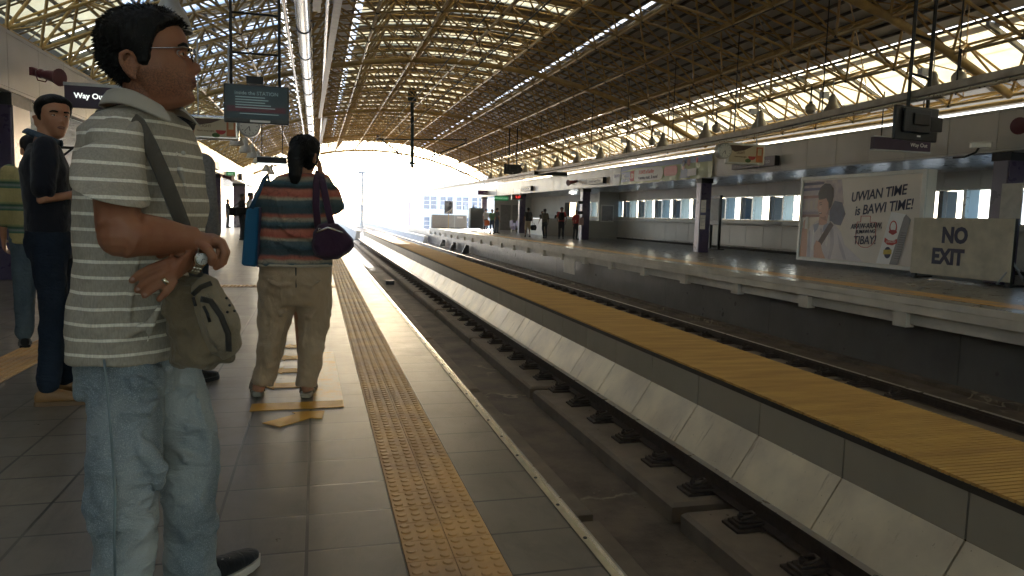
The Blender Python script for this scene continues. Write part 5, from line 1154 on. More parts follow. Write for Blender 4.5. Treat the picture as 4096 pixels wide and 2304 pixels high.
# right hand: back of the hand up, fingers bending down over the other arm
def fin(pts, r, n=10):
    P = [A(*p) for p in pts]; b.path(P, [r*1.05]+[r]*(len(P)-2)+[r*.85], n); b.ball(P[-1], r*.86, 8)
loft(b, [(wrR, UP*.024, Vector((0, .03, 0))), (A(515, 606, 1.84), UP*.019, Vector((0, .037, 0))), (A(538, 606, 1.85), UP*.018, Vector((0, .042, 0))), (A(552, 610, 1.85), UP*.015, Vector((0, .04, 0)))], 18)
fin([(536, 603, 1.815), (557, 610, 1.812), (567, 638, 1.812), (556, 664, 1.818), (543, 672, 1.825)], .0098)
fin([(536, 602, 1.84), (559, 608, 1.84), (570, 634, 1.84), (561, 660, 1.84), (548, 668, 1.845)], .0098)
fin([(536, 602, 1.863), (558, 607, 1.865), (568, 630, 1.865), (560, 655, 1.865), (548, 662, 1.868)], .0093)
fin([(535, 602, 1.885), (555, 607, 1.888), (563, 628, 1.888), (556, 648, 1.888)], .0082)
fin([(505, 612, 1.812), (524, 628, 1.795), (535, 646, 1.8), (532, 660, 1.812)], .0112)
# left forearm and hand resting on the belly, fingers towards the picture's left
elL = A(430, 600, 2.16); wrL = A(489, 652, 1.845)
b.path([A(400, 400, 2.2), elL, elL.lerp(wrL, .5), wrL], [.048, .045, .036, (.03, .026)], 16)
loft(b, [(wrL, Vector((.01, 0, .026)), Vector((0, .018, 0))), (A(470, 664, 1.815), Vector((.014, 0, .033)), Vector((0, .015, 0))), (A(448, 676, 1.8), Vector((.02, 0, .038)), Vector((0, .0135, 0))), (A(428, 686, 1.795), Vector((.02, 0, .036)), Vector((0, .011, 0)))], 18)
fin([(440, 652, 1.8), (415, 662, 1.785), (380, 674, 1.785), (350, 690, 1.79), (332, 706, 1.797)], .0095)
fin([(436, 672, 1.797), (410, 686, 1.782), (382, 700, 1.782), (360, 716, 1.787), (346, 730, 1.795)], .0098)
fin([(434, 690, 1.797), (416, 706, 1.783), (394, 720, 1.785), (376, 732, 1.789), (364, 743, 1.795)], .0093)
fin([(440, 704, 1.8), (430, 722, 1.788), (415, 738, 1.788), (400, 753, 1.795)], .0083)
fin([(462, 640, 1.822), (440, 632, 1.812), (420, 634, 1.812), (402, 642, 1.818)], .0108)
body = hk(b, 'body', skin1, .0034, 1, fac=.5)
for (x, y, d, dx, dy) in ((333, 703, 1.786, -1, .9), (348, 727, 1.784, -1, .9), (366, 741, 1.785, -.9, .9)):
    p = A(x, y, d); hk(MB().ball(p, .0062, 10, (1, .45, .8)), 'fingernail', M('nail', (.42, .24, .18), .25), 0, rm=False)
# ring and watch
gold = M('gold', (.75, .52, .2), .2, 1, .1); p, q = A(420, 703, 1.7835), A(411, 709, 1.7825)
hk(MB().tube(p, q, .0112, n=20), 'ring', M('ring_metal', (.85, .78, .6), .15, 1, .05), 0, rm=False)
wp = A(493, 651, 1.835)
ax = (A(505, 658, 1.85)-A(478, 652, 1.838)).normalized(); nrm_ = Vector((.25, -.95, .1)).normalized(); nrm_ = (nrm_-ax*nrm_.dot(ax)).normalized(); sd_ = ax.cross(nrm_)
b = MB()
for i in range(20):      # bracelet links round the wrist
    a0, a1 = 2*math.pi*i/20, 2*math.pi*(i+.86)/20; am = (a0+a1)/2
    c_ = wp+(nrm_*.0285*math.cos(am)+sd_*.034*math.sin(am)); tg = (-nrm_*.0285*math.sin(am)+sd_*.034*math.cos(am)); L_ = tg.length*math.pi/20*.86; tg.normalize(); on = tg.cross(ax)
    for w0 in (-.0068, 0, .0068): b.obox(c_+ax*w0, ax*.003, tg*L_, on*.0015)
wm = M('watch_metal', (.75, .68, .52), .2, 1, .15)
wb_ = hk(b, 'watch_bracelet', wm, 0, rm=False)
def disc(c, nn, r, h, n=24, r2=None):
    u = nn.orthogonal().normalized(); v = nn.cross(u); bb_ = MB(); P = bb_.ring(c-nn*h, u, v, r, r, n)+bb_.ring(c+nn*h, u, v, r2 or r, r2 or r, n)
    return bb_.add(P, [(i, (i+1) % n, n+(i+1) % n, n+i) for i in range(n)]+[tuple(range(n))[::-1], tuple(range(n, 2*n))])
wc = wp+nrm_*.033
case = hk(disc(wc, nrm_, .0185, .004, r2=.0165), 'watch_case', wm, 0, rm=False)
hk(disc(wc+nrm_*.0043, nrm_, .0138, .0004), 'watch_dial', M('watch_white', (.7, .7, .66), .3), 0, rm=False, par_=hero)
b = MB(); u_ = nrm_.orthogonal().normalized(); v_ = nrm_.cross(u_)
for a, L_ in ((.5, .009), (2.4, .0065)): b.obox(wc+nrm_*.0052+(u_*math.cos(a)+v_*math.sin(a))*L_/2, (u_*math.cos(a)+v_*math.sin(a))*L_/2, (-u_*math.sin(a)+v_*math.cos(a))*.0006, nrm_*.0002)
for i in range(12): a = i*math.pi/6; b.obox(wc+nrm_*.005+(u_*math.cos(a)+v_*math.sin(a))*.0118, (u_*math.cos(a)+v_*math.sin(a))*.0012, (-u_*math.sin(a)+v_*math.cos(a))*.0004, nrm_*.0002)
hk(b, 'watch_hand', blackm, 0, rm=False)
# hair, eyes, brows, lips
b = MB(); hairshell(HD, b, 'short', 96, 70)
hr_o = hk(b, 'hair', hairm, .0045, 2, .006, .02)
tufts(HD, 'hair_strand', hero, 2600, .011, org=HO)
for q in ((0, 0),):
    n0 = set(bpy.data.objects); face_bits(HD, hero, skin1)
    for o in bpy.data.objects:
        if o not in n0 and o.parent is hero: o.location = (-HO[0], -HO[1], 0)
# glasses
b = MB(); gm = M('glasses_metal', (.35, .33, .32), .2, 1, .1)
for s_ in (1, -1):
    pts = [HD.P(.1045-.006*abs(math.cos(a)), s_*(.0325+.0235*math.cos(a)), -.004+.0165*math.sin(a)) for a in [i*math.pi/10 for i in range(21)]]
    b.path(pts, .0015, 6, caps=False)
    b.path([HD.P(.099, s_*.056, .006), HD.P(.09, s_*.068, .008), HD.P(.06, s_*.0745, .007), HD.P(.0, s_*.0775, .008), HD.P(-.03, s_*.079, -.006)], .0016, 6)
    b.path([HD.P(.104, s_*.0105, -.004), HD.P(.106, s_*.008, -.012)], .0012, 6)
b.path([HD.P(.106, .011, .002), HD.P(.11, 0, .005), HD.P(.106, -.011, .002)], .0012, 6)
gl_o = hk(b, 'glasses', gm, 0, rm=False)
lm, n, l, bb = nodes('lens_glass'); bb.inputs['Base Color'].default_value = (1, 1, 1, 1); bb.inputs['Roughness'].default_value = .02; bb.inputs['Transmission Weight'].default_value = 1; bb.inputs['IOR'].default_value = 1.05; bb.inputs['Specular IOR Level'].default_value = 1
for s_ in (1, -1):
    c_ = HD.P(.1, s_*.0325, -.004); q = disc(c_, HD.F, .021, .0004); bo = hk(q, 'lens', lm, 0, rm=False); bo.parent = gl_o
# polo shirt
pol, n, l, bb = stripes('grey_striped_polo', (.4, .36, .295), (.85, .81, .7), .0372, .2, .35, .012)
def ringH(x, y, w_, d_, yy=2.03): c_ = A(x, y, yy); return (c_, hL*w_, hF*d_)
b = MB()
loft(b, [ringH(368, 272, 0.063, 0.061, 2.02), ringH(358, 302, 0.123, 0.084), ringH(352, 338, 0.163, 0.097), ringH(356, 378, 0.170, 0.106), ringH(358, 430, 0.166, 0.124), ringH(365, 520, 0.164, 0.134), ringH(356, 620, 0.160, 0.129), ringH(341, 720, 0.156, 0.118), ringH(328, 820, 0.16, 0.117), ringH(331, 898, 0.162, 0.12)], 48)
sl = A(272, 478, 1.765)
b.path([A(312, 338, 1.9), A(282, 368, 1.86), A(276, 400, 1.84)], [.05, .06, .045], 24)
shL = A(405, 330, 2.2); b.path([shL, A(415, 400, 2.22), A(425, 480, 2.22)], [.07, .075, .07], 18)
folds(b, [([(370, 360, 1.905), (400, 430, 1.885), (430, 520, 1.87), (450, 600, 1.87)], .012), ([(330, 560, 1.875), (270, 640, 1.88), (225, 700, 1.9), (190, 780, 1.93)], .012), ([(240, 560, 1.9), (215, 640, 1.91), (190, 720, 1.94), (180, 820, 1.96)], .013),
    ([(395, 790, 1.885), (350, 830, 1.885), (300, 850, 1.89), (250, 880, 1.905)], .012), ([(420, 740, 1.89), (385, 800, 1.885), (370, 870, 1.89)], .012), ([(350, 640, 1.87), (330, 740, 1.875), (320, 850, 1.885)], .01), ([(440, 360, 1.92), (455, 430, 1.9), (480, 520, 1.895)], .01)])
sh_o = hk(b, 'polo_shirt', pol, .0065, 5, .022, .11)
b = MB()
def slr(x, y, d, ru, rv, tl=.35):
    ax_ = Vector((1, 0, -tl)).normalized(); return (A(x, y, d), ax_*ru, Vector((.1, 1, .15)).normalized()*rv)
loft(b, [slr(318, 318, 1.9, .03, .03, -.9), slr(300, 334, 1.875, .055, .055, -.5), slr(283, 362, 1.85, .068, .066, -.1), slr(274, 405, 1.82, .071, .07, .05), slr(276, 450, 1.785, .074, .072, .2), slr(281, 492, 1.757, .077, .074, .28), slr(282, 499, 1.755, .072, .068, .28), slr(280, 460, 1.78, .066, .062, .2), slr(276, 410, 1.815, .055, .052, .05)], 40)
so_ = hk(b, 'sleeve', pol, 0, rm=False)
tx = bpy.data.textures['fold_110']; q = so_.modifiers.new('sub', 'SUBSURF'); q.levels = q.render_levels = 2; q = so_.modifiers.new('folds', 'DISPLACE'); q.texture = tx; q.strength = .016; q.mid_level = .5
# folded collar and placket
cm = cloth('grey_collar', (.46, .42, .35), .15, 12, .4)
b = MB(); nk_ = A(364, 276, 2.015); N_ = 26; V = []
for i in range(N_+1):
    a = R(28)+R(304)*i/N_; dr = hF*math.cos(a)+hL*math.sin(a); fr = max(0, math.cos(a)); dp = fr*fr
    p0 = nk_+dr*(.074)+UP*(.034-.045*dp)+hF*.012*dp; p1 = nk_+dr*.08+UP*(.042-.048*dp)+hF*.012*dp
    p2 = nk_+dr*(.1+.02*dp)+UP*(-.002-.06*dp)+hF*.035*dp
    V += [p0, p1, p2]
b.add(V, [(3*i+j, 3*i+3+j, 3*i+4+j, 3*i+1+j) for i in range(N_) for j in (0, 1)])
co = b.build('collar', cm, hero, smooth=True, loc=HO, fix=False); co.location = (0, 0, 0); q = co.modifiers.new('s', 'SOLIDIFY'); q.thickness = .004; q = co.modifiers.new('b', 'SUBSURF'); q.levels = q.render_levels = 1
if 0: b = MB(); b.path([A(448, 330, 1.905), A(462, 380, 1.895), A(474, 430, 1.885), A(484, 480, 1.88)], [(.003, .012)]*4, 10); hk(b, 'placket', pol, .004, 2)
for (x, y) in ((462, 385),): hk(MB().ball(A(x, y, 1.878), .0055, 8), 'button', M('button', (.5, .48, .42), .3), 0, rm=False)
# bag strap
strap = cloth('strap_webbing', (.1, .088, .07), .2, 40, .3)
b = MB(); P = [A(196, 440, 2.16), A(203, 340, 2.12), A(232, 278, 2.06), A(290, 262, 1.98), A(335, 296, 1.86), A(368, 350, 1.845), A(408, 430, 1.835), A(440, 510, 1.83), A(468, 585, 1.85)]
b.path(P, [(.003, .019)]*9, 8); hk(b, 'bag_strap', strap, 0, rm=False) if 0 else None
# bag (hangs from the shoulder: a thing of its own)
bag = thing('shoulder_bag', 'olive grey canvas shoulder bag with a front pocket hanging at the striped man\'s hip', 'bag', tuple(A(505, 900, 1.9)))
bo_ = tuple(bag.location)
def bk_(b, name, m_, rm=0, it=4, disp=0): q = b.build(name, m_, bag, loc=bo_, smooth=True); q.location = (0, 0, 0); (remesh(q, rm, it, disp, .06) if rm else 0); return q
canvas = cloth('olive_canvas', (.15, .115, .072), .3, 9, .8, c2=(.23, .185, .12)); canv2 = cloth('pale_canvas', (.31, .25, .17), .3, 14, .7); canvd = cloth('dark_canvas', (.05, .045, .038), .2, 20, .4)
def pillow(pts, yc, th, seg=8):
    P = [A(x, y, yc) for x, y in pts]; c_ = sum(P, Vector())/len(P); rings = []
    for t in range(seg+1):
        a = math.pi*t/seg; s_ = max(.03, math.sin(a))**.45; yo = -math.cos(a)*th
        rings.append([c_+(p-c_)*s_+Vector((0, yo, 0)) for p in P])
    b_ = MB(); n_ = len(P); b_.add([p for r_ in rings for p in r_], [(j*n_+i, j*n_+(i+1) % n_, (j+1)*n_+(i+1) % n_, (j+1)*n_+i) for j in range(seg) for i in range(n_)]+[tuple(range(n_))[::-1], tuple(range(seg*n_, (seg+1)*n_))]); return b_
bk_(pillow([(408, 720), (430, 700), (480, 690), (522, 694), (548, 740), (575, 800), (590, 860), (580, 905), (530, 922), (470, 924), (436, 912), (424, 840)], 1.92, .065), 'bag_body', canvas, .005, 3, .045)
bk_(pillow([(478, 715), (520, 690), (545, 705), (580, 760), (606, 815), (612, 860), (598, 892), (560, 908), (530, 890), (505, 845), (486, 780)], 1.875, .03), 'front_panel', canv2, .0045, 3, .022)
bk_(pillow([(500, 760), (520, 735), (548, 760), (572, 810), (583, 860), (572, 890), (548, 888), (524, 850), (506, 800)], 1.846, .02), 'front_pocket', canv2, .004, 3, .012)
b = MB(); b.path([A(505, 752, 1.828), A(530, 758, 1.82), (A(556, 795, 1.818)), A(574, 840, 1.82), A(576, 884, 1.828)], [(.0018, .0075)]*5, 8); b.path([A(484, 742, 1.842), A(505, 722, 1.84), A(532, 712, 1.84)], [(.002, .006)]*3, 8); bk_(b, 'zip', canvd)
b = MB(); b.path([A(512, 770, 1.818), A(522, 790, 1.816), A(528, 810, 1.816)], .004, 6); b.path([A(486, 748, 1.835), A(492, 770, 1.832)], .004, 6); bk_(b, 'zip_pull', dark)
for x, y in ((570, 750), (578, 768), (590, 782), (572, 785)): bk_(MB().ball(A(x, y, 1.842), .0035, 6), 'rivet', dark)
b = MB(); P2 = [A(206, 470, 2.17), A(212, 360, 2.13), A(244, 292, 2.07), A(300, 272, 1.985), A(348, 312, 1.88), A(374, 360, 1.865), A(406, 430, 1.84), A(436, 505, 1.822), A(458, 560, 1.83), A(482, 640, 1.89), A(495, 700, 1.93)]
ribbon(b, P2, .017, (-.15, -1, .35)); bk_(b, 'strap', strap)
# jeans
jean = denim('light_blue_denim', (.19, .235, .265), (.44, .485, .49))
b = MB(); hipc = A(332, 905, 2.03)
loft(b, [(hipc+UP*.1, hL*.12, hF*.09), (hipc, hL*.14, hF*.104), (hipc-UP*.08, hL*.145, hF*.104)], 30)
kR = A(312, 1185, 1.9); aR = A(310, 1560, 1.93); kL = A(474, 1170, 2.13); aL = A(482, 1400, 2.17)
aR.z = .1; aL.z = .1
b.path([A(318, 930, 1.97), A(316, 1040, 1.93), kR+Vector((0, 0, .05)), kR-Vector((.012, 0, .08)), kR.lerp(aR, .5), kR.lerp(aR, .8), aR-UP*.045], [(.088, .088), (.088, .088), (.082, .082), (.077, .077), (.072, .072), (.07, .07), (.074, .072)], 24)
b.path([A(400, 925, 2.12), A(448, 1020, 2.13), kL+UP*.03, kL-UP*.1, kL.lerp(aL, .6), aL+UP*.0, aL-UP*.055], [(.1, .098), (.092, .088), (.078, .078), (.068, .07), (.07, .07), (.074, .072), (.078, .074)], 24)
folds(b, [([(300, 940, 1.885), (340, 965, 1.872), (390, 975, 1.895)], .014), ([(265, 1010, 1.875), (310, 1040, 1.85), (370, 1030, 1.86), (410, 1000, 1.9)], .015),
    ([(335, 1080, 1.845), (365, 1130, 1.84), (395, 1180, 1.855), (400, 1230, 1.865)], .02), ([(250, 1150, 1.86), (290, 1190, 1.84), (340, 1215, 1.838), (395, 1205, 1.86)], .013), ([(248, 1250, 1.87), (290, 1262, 1.85), (345, 1255, 1.845), (385, 1235, 1.86)], .014),
    ([(255, 1330, 1.875), (300, 1350, 1.862), (350, 1340, 1.86), (380, 1310, 1.875)], .015), ([(262, 1400, 1.885), (310, 1425, 1.87), (360, 1410, 1.872)], .016), ([(240, 960, 1.9), (242, 1060, 1.88), (250, 1180, 1.875), (252, 1300, 1.885)], .016),
    ([(430, 960, 2.04), (470, 985, 2.05), (510, 980, 2.08)], .016), ([(440, 1040, 2.045), (480, 1075, 2.045), (525, 1080, 2.07)], .015), ([(430, 1120, 2.05), (470, 1150, 2.045), (530, 1165, 2.075)], .016), ([(425, 1230, 2.07), (465, 1262, 2.06), (515, 1240, 2.08)], .016),
    ([(430, 1320, 2.095), (470, 1350, 2.08), (520, 1325, 2.1)], .018), ([(470, 1380, 2.1), (510, 1400, 2.11), (530, 1370, 2.14)], .018), ([(500, 1000, 2.06), (520, 1100, 2.07), (530, 1160, 2.08)], .018)])
je = hk(b, 'jeans', jean, .006, 4, .03, .11)
q = je.modifiers.new('folds2', 'DISPLACE'); q.texture = bpy.data.textures.new('fold_fine', 'CLOUDS'); q.texture.noise_scale = .045; q.texture.noise_depth = 1; q.strength = .012; q.mid_level = .5; q.texture_coords = 'LOCAL'
b = MB(); b.path([A(262, 905, 1.865), A(272, 1000, 1.812), A(284, 1150, 1.8), A(290, 1250, 1.803), A(288, 1340, 1.812), A(290, 1480, 1.83)], .003, 5); hk(b, 'side_seam', M('denim_seam', (.22, .28, .3), .9), 0, rm=False)
cvs = cloth('black_canvas', (.012, .012, .013), .2, 20, .3); wsole = M('white_rubber', (.55, .52, .46), .6)
g0 = Vector((HO[0], HO[1], 0)); tL = at(645, 1394, z=.02)
s1 = shoe('shoe', aL-g0, tL-g0, (cvs, wsole), hero, 1.0); s2 = shoe('shoe', aR-g0, aR-g0+Vector((.2, -.03, -.1)), (cvs, wsole), hero, 1.05)
dd_ = Vector((tL.x-aL.x, tL.y-aL.y, 0)).normalized(); ss_ = dd_.cross(UP)
for i in range(3):
    for q in (1, -1): o = MB().lathe([(.0022, 0), (.0048, 0), (.0048, .002), (.0022, .002)], (0, 0, 0), 10).build('eyelet', alum, s1); o.location = Vector((aL.x, aL.y, 0))-g0+dd_*(.07+.026*i)+ss_*.017*q+UP*(.083-.008*i)
# -------------------------------------------------- woman with the colourful jumper
YW = 4.45
def W_(x, y, d=YW): return at(x, y, y=d)
kh = cloth('khaki_trousers', (.42, .31, .2), .15, 8, .9); kh2 = kh
jm, n, l, bb = stripes('woven_jumper', None, None, .235, .2, .02, .06, [(0, (.05, .085, .1)), (.16, (.09, .12, .13)), (.22, (.38, .33, .24)), (.3, (.42, .12, .08)), (.42, (.46, .16, .11)), (.5, (.04, .055, .06)), (.6, (.07, .12, .14)), (.7, (.35, .3, .22)), (.78, (.4, .13, .09)), (.88, (.06, .08, .09))])
# dark scribbled print over the bands
tc = coords(n, l, (1, 1, 1.6)); vo = n.new('ShaderNodeTexVoronoi'); vo.feature = 'DISTANCE_TO_EDGE'; vo.inputs['Scale'].default_value = 34; l.new(tc, vo.inputs['Vector'])
src = bb.inputs['Base Color'].links[0].from_socket; mk_ = ramp(n, l, vo.outputs[0], .02, .1, (1, 1, 1), (0, 0, 0)); mm = n.new('ShaderNodeMath'); mm.operation = 'MULTIPLY'; l.new(mk_, mm.inputs[0]); l.new(ramp(n, l, noise(n, l, 9, 3, tc), .5, .6, (0, 0, 0), (.5, .5, .5)), mm.inputs[1])
l.new(mix(n, l, src, (.03, .035, .04), mm.outputs[0]), bb.inputs['Base Color'])
hp = W_(742, 690)
wo = thing('person', 'woman seen from behind in a colourful banded jumper and khaki trousers, hand at ear', 'person', (hp.x, YW, 0))
WO = (hp.x, YW, 0)
def wk(b, name, m_, v, it=4, disp=0, ds=.1):
    q = b.build(name, m_, wo, loc=WO, smooth=True); q.location = (0, 0, 0)
    if v: remesh(q, v, it, disp, ds)
    return q
S_ = Vector((1, -.05, 0)).normalized(); F_ = Vector((.05, 1, 0)).normalized()
WH = Head(W_(767, 388, YW-.01), (.35, .95, 0), .93)
b = MB(); WH.mesh(b, 48, 40); WH.ear(b, 1); WH.ear(b, -1)
b.path([W_(757, 480), W_(760, 440), W_(765, 410)], [.06, .05, .048], 14)
shR_, elR_, wrR_ = W_(815, 462, YW+.02), W_(842, 530, YW+.1), W_(808, 438, YW+.08)
b.path([shR_, elR_], [.045, .04], 12); b.path([elR_, wrR_], [.038, .024], 12); hand(b, W_(807, 441, YW+.08), (-.12, .0, 1), (-1, .1, -.1), .95, .25, -1)
b.path([W_(676, 465), W_(664, 540, YW+.02), W_(672, 600, YW+.15)], [.045, .04, .025], 12); hand(b, W_(672, 600, YW+.15), (.3, .9, -.2), (0, 0, 1), .9, .7, -1)
for x, tx in ((655, 648), (770, 772)):
    b.path([W_(x+30 if x < 700 else x-8, 760), W_(x, 960, YW-.02), W_(x-8 if x < 700 else x+6, 985, YW-.03)], [.06, .036, .034], 12)
wk(b, 'body', skin2, .008, 2)
# jumper
b = MB()
def rw(x, y, w_, d_, dy=0): return (W_(x, y, YW+dy), S_*w_, F_*d_)
loft(b, [rw(738, 664, .222, .16), rw(742, 640, .215, .158), rw(745, 590, .205, .15), rw(746, 540, .2, .145), rw(748, 500, .2, .14), rw(750, 468, .192, .115), rw(756, 446, .13, .085), rw(760, 436, .07, .06)], 40)
b.path([W_(800, 460), W_(828, 490, YW+.05), elR_], [.075, .07, .06], 16); b.path([elR_, elR_.lerp(wrR_, .75)], [.058, .042], 14)
b.path([W_(690, 462), W_(668, 500), W_(662, 560, YW+.03), W_(668, 590, YW+.1)], [.07, .066, .058, .045], 16)
folds(b, [([(690, 560, YW-.15), (730, 590, YW-.165), (790, 600, YW-.16), (830, 590, YW-.13)], .012), ([(700, 610, YW-.155), (750, 630, YW-.17), (800, 625, YW-.16)], .012), ([(690, 490, YW-.12), (705, 540, YW-.145), (720, 570, YW-.155)], .012), ([(800, 500, YW-.12), (790, 550, YW-.145), (775, 580, YW-.155)], .012)])
wk(b, 'jumper', jm, .009, 4, .022, .1)
b = MB(); loft(b, [rw(738, 668, .224, .162), rw(738, 661, .222, .16)], 40); wk(b, 'jumper_hem', cloth('cream_knit', (.42, .36, .27), .2, 20, .4), 0)
# trousers
b = MB(); loft(b, [rw(741, 655, .19, .13), rw(743, 690, .208, .15, -.01), rw(744, 730, .21, .155, -.01), rw(744, 762, .2, .14)], 36)
b.path([W_(702, 745, YW-.01), W_(692, 800), W_(683, 860, YW-.01), W_(672, 920, YW-.02), W_(660, 968, YW-.03)], [(.122, .11), (.11, .098), (.095, .082), (.08, .07), (.07, .06)], 20)
b.path([W_(790, 745, YW-.01), W_(790, 800), W_(783, 860, YW-.01), W_(776, 920, YW-.02), W_(770, 972, YW-.03)], [(.122, .11), (.11, .098), (.094, .08), (.08, .067), (.068, .058)], 20)
folds(b, [([(690, 775, YW-.115), (705, 790, YW-.125), (735, 780, YW-.13)], .014), ([(800, 775, YW-.12), (780, 800, YW-.125), (760, 790, YW-.125)], .014), ([(670, 850, YW-.08), (690, 870, YW-.095), (712, 862, YW-.085)], .014), ([(760, 850, YW-.09), (785, 868, YW-.095), (808, 850, YW-.08)], .014),
    ([(655, 910, YW-.085), (675, 925, YW-.095), (700, 915, YW-.085)], .013), ([(758, 915, YW-.09), (778, 928, YW-.095), (800, 912, YW-.08)], .013), ([(668, 700, YW-.15), (700, 720, YW-.165), (735, 715, YW-.17)], .012), ([(755, 715, YW-.17), (785, 722, YW-.165), (815, 700, YW-.15)], .012), ([(720, 790, YW-.09), (712, 830, YW-.085), (700, 880, YW-.08)], .012), ([(770, 790, YW-.1), (765, 830, YW-.09), (762, 890, YW-.085)], .012)])
wk(b, 'trousers', kh, .009, 4, .034, .09)
b = MB(); b.path([W_(744, 672, YW-.155), W_(745, 720, YW-.162), W_(746, 755, YW-.13)], .004, 6); wk(b, 'back_seam', canvd, 0)
# hair with a low ponytail
b = MB(); hairshell(WH, b, 'long', 48, 36)
b.path([WH.P(-.06, .0, .03), WH.P(-.09, -.02, -.02), W_(742, 420, YW-.09), W_(742, 445, YW-.115), W_(740, 462, YW-.12)], [(.05, .06), (.045, .055), (.036, .045), (.03, .038), (.016, .024)], 16)
wk(b, 'hair', hairm, .008, 2, .008, .03)
tufts(WH, 'hair_strand', wo, 1200, .016, .5, 2, WO, r=.002)
wk(MB().ball(W_(745, 398, YW-.12), .018, 10, (1.3, .5, .6)), 'hair_clip', dark, 0)
for x, z_ in ((645, 1000), (773, 1003)):      # sandals
    p = at(x, z_, z=0); p = Vector((p.x, p.y+.1, 0))-Vector(WO); sg = -1 if x < 700 else 1; dr_ = Vector((.12 if sg > 0 else -.05, 1, 0)).normalized(); ss2 = dr_.cross(UP)
    b = MB(); P = []
    for t, w_ in ((-.1, .025), (-.06, .036), (0, .036), (.06, .042), (.11, .042), (.15, .025)): P.append((p+dr_*t, ss2*w_))
    b.prism([(q+w_).to_tuple()[:2]+(.002,) for q, w_ in P]+[(q-w_).to_tuple()[:2]+(.002,) for q, w_ in P[::-1]], (0, 0, .03)); so_ = b.build('sandal_sole', M('sandal_sole', (.3, .27, .21), .7), wo, bev=.006)
    b = MB()
    for t, hgt, w_ in ((-.03, .085, .034), (.045, .075, .042), (.1, .055, .04)):
        b.path([p+dr_*t+ss2*w_*math.cos(a)+UP*(.02+hgt*math.sin(a)) for a in [i*math.pi/8 for i in range(9)]], [(.0025, .011)]*9, 8)
    b.path([p+dr_*-.095*math.cos(a)*1+ss2*.036*math.sin(a)+UP*.075 if 0 else p-dr_*(.065*math.cos(a)-.0)+ss2*.036*math.sin(a)+UP*.072 for a in [-1.5+i*.375 for i in range(9)]], [(.0025, .009)]*9, 8)
    b.build('sandal_strap', M('sandal_strap', (.22, .17, .12), .6), so_, smooth=True)
    bb2 = MB(); loft(bb2, [(p+dr_*-.08+UP*.055, ss2*.02, UP*.025), (p+dr_*-.05+UP*.06, ss2*.028, UP*.03), (p+dr_*.02+UP*.06, ss2*.03, UP*.028), (p+dr_*.1+UP*.045, ss2*.035, UP*.012)], 14); fo = remesh(bb2.build('foot', skin2, wo), .007, 2)
# tote bag and handbag
tb = thing('tote_bag', 'blue tote bag with a purple side hanging on the woman\'s left shoulder', 'bag', tuple(W_(640, 670))); TO = tuple(tb.location)
def tk(b, o_, name, m_, v=0, disp=0, sm=True): q = b.build(name, m_, o_, loc=tuple(o_.location), smooth=sm); q.location = (0, 0, 0); (remesh(q, v, 3, disp, .08) if v else 0); return q
P = [W_(618, 524, YW-.12), W_(652, 520, YW-.08), W_(645, 672, YW-.1), W_(606, 668, YW-.14)]; th = Vector((.05, .24, 0))
q = tk(MB().prism(P, th), tb, 'front_panel', cloth('blue_woven', (.012, .11, .24), .2, 12, .35, .5), 0, 0, False); q = q.modifiers.new('b', 'BEVEL'); q.width = .01
P = [W_(652.5, 521, YW-.079), W_(676, 522, YW+.06), W_(672, 668, YW+.05), W_(645.5, 673, YW-.1)]
tk(MB().prism(P, (.0, .03, 0)), tb, 'side_panel', cloth('purple_woven', (.055, .03, .1), .2, 12, .35, .5), 0, 0, False)
b = MB(); b.path([W_(632, 524, YW-.1), W_(650, 485, YW-.09), W_(664, 452, YW-.06), W_(674, 440, YW+.0), W_(680, 470, YW+.1), W_(668, 530, YW+.12)], [(.004, .012)]*6, 8); tk(b, tb, 'handle', M('blue_handle', (.01, .06, .12), .6))
hb = thing('handbag', 'dark maroon slouchy handbag with two straps on the woman\'s right shoulder', 'bag', tuple(W_(840, 650)))
mb_ = cloth('maroon_fabric', (.05, .022, .045), .25, 14, .5)
b = MB(); PP = [(788, 585), (800, 565), (825, 558), (850, 562), (872, 585), (890, 602), (892, 620), (880, 636), (850, 652), (815, 655), (790, 645), (782, 620)]
c_ = sum([W_(x, y, YW-.14) for x, y in PP], Vector())/len(PP); V = []; sg = 8
for j in range(sg+1):
    a = math.pi*j/sg; s_ = max(.05, math.sin(a))**.5
    V += [c_+(W_(x, y, YW-.14)-c_)*s_+Vector((0, -math.cos(a)*.085, 0)) for x, y in PP]
n_ = len(PP); b.add(V, [(j*n_+i, j*n_+(i+1) % n_, (j+1)*n_+(i+1) % n_, (j+1)*n_+i) for j in range(sg) for i in range(n_)]+[tuple(range(n_))[::-1], tuple(range(sg*n_, (sg+1)*n_))])
tk(b, hb, 'bag_body', mb_, .009, .02)
for q in ([(800, 575, YW-.16), (795, 520, YW-.17), (796, 460, YW-.13), (800, 432, YW-.05), (806, 450, YW+.06)], [(835, 570, YW-.18), (822, 510, YW-.17), (812, 460, YW-.13), (806, 436, YW-.05), (810, 450, YW+.06)]):
    b = MB(); ribbon(b, [W_(*p) for p in q], .02, (.1, -1, .1)); tk(b, hb, 'strap', mb_)
b = MB(); b.path([W_(795, 585, YW-.225), W_(825, 572, YW-.235), W_(862, 585, YW-.22)], [(.002, .006)]*3, 6); tk(b, hb, 'zip', alum)
b = MB(); b.path([W_(800, 582, YW-.235), W_(802, 574, YW-.24), W_(808, 575, YW-.235)], .003, 5); tk(b, hb, 'buckle', alum)
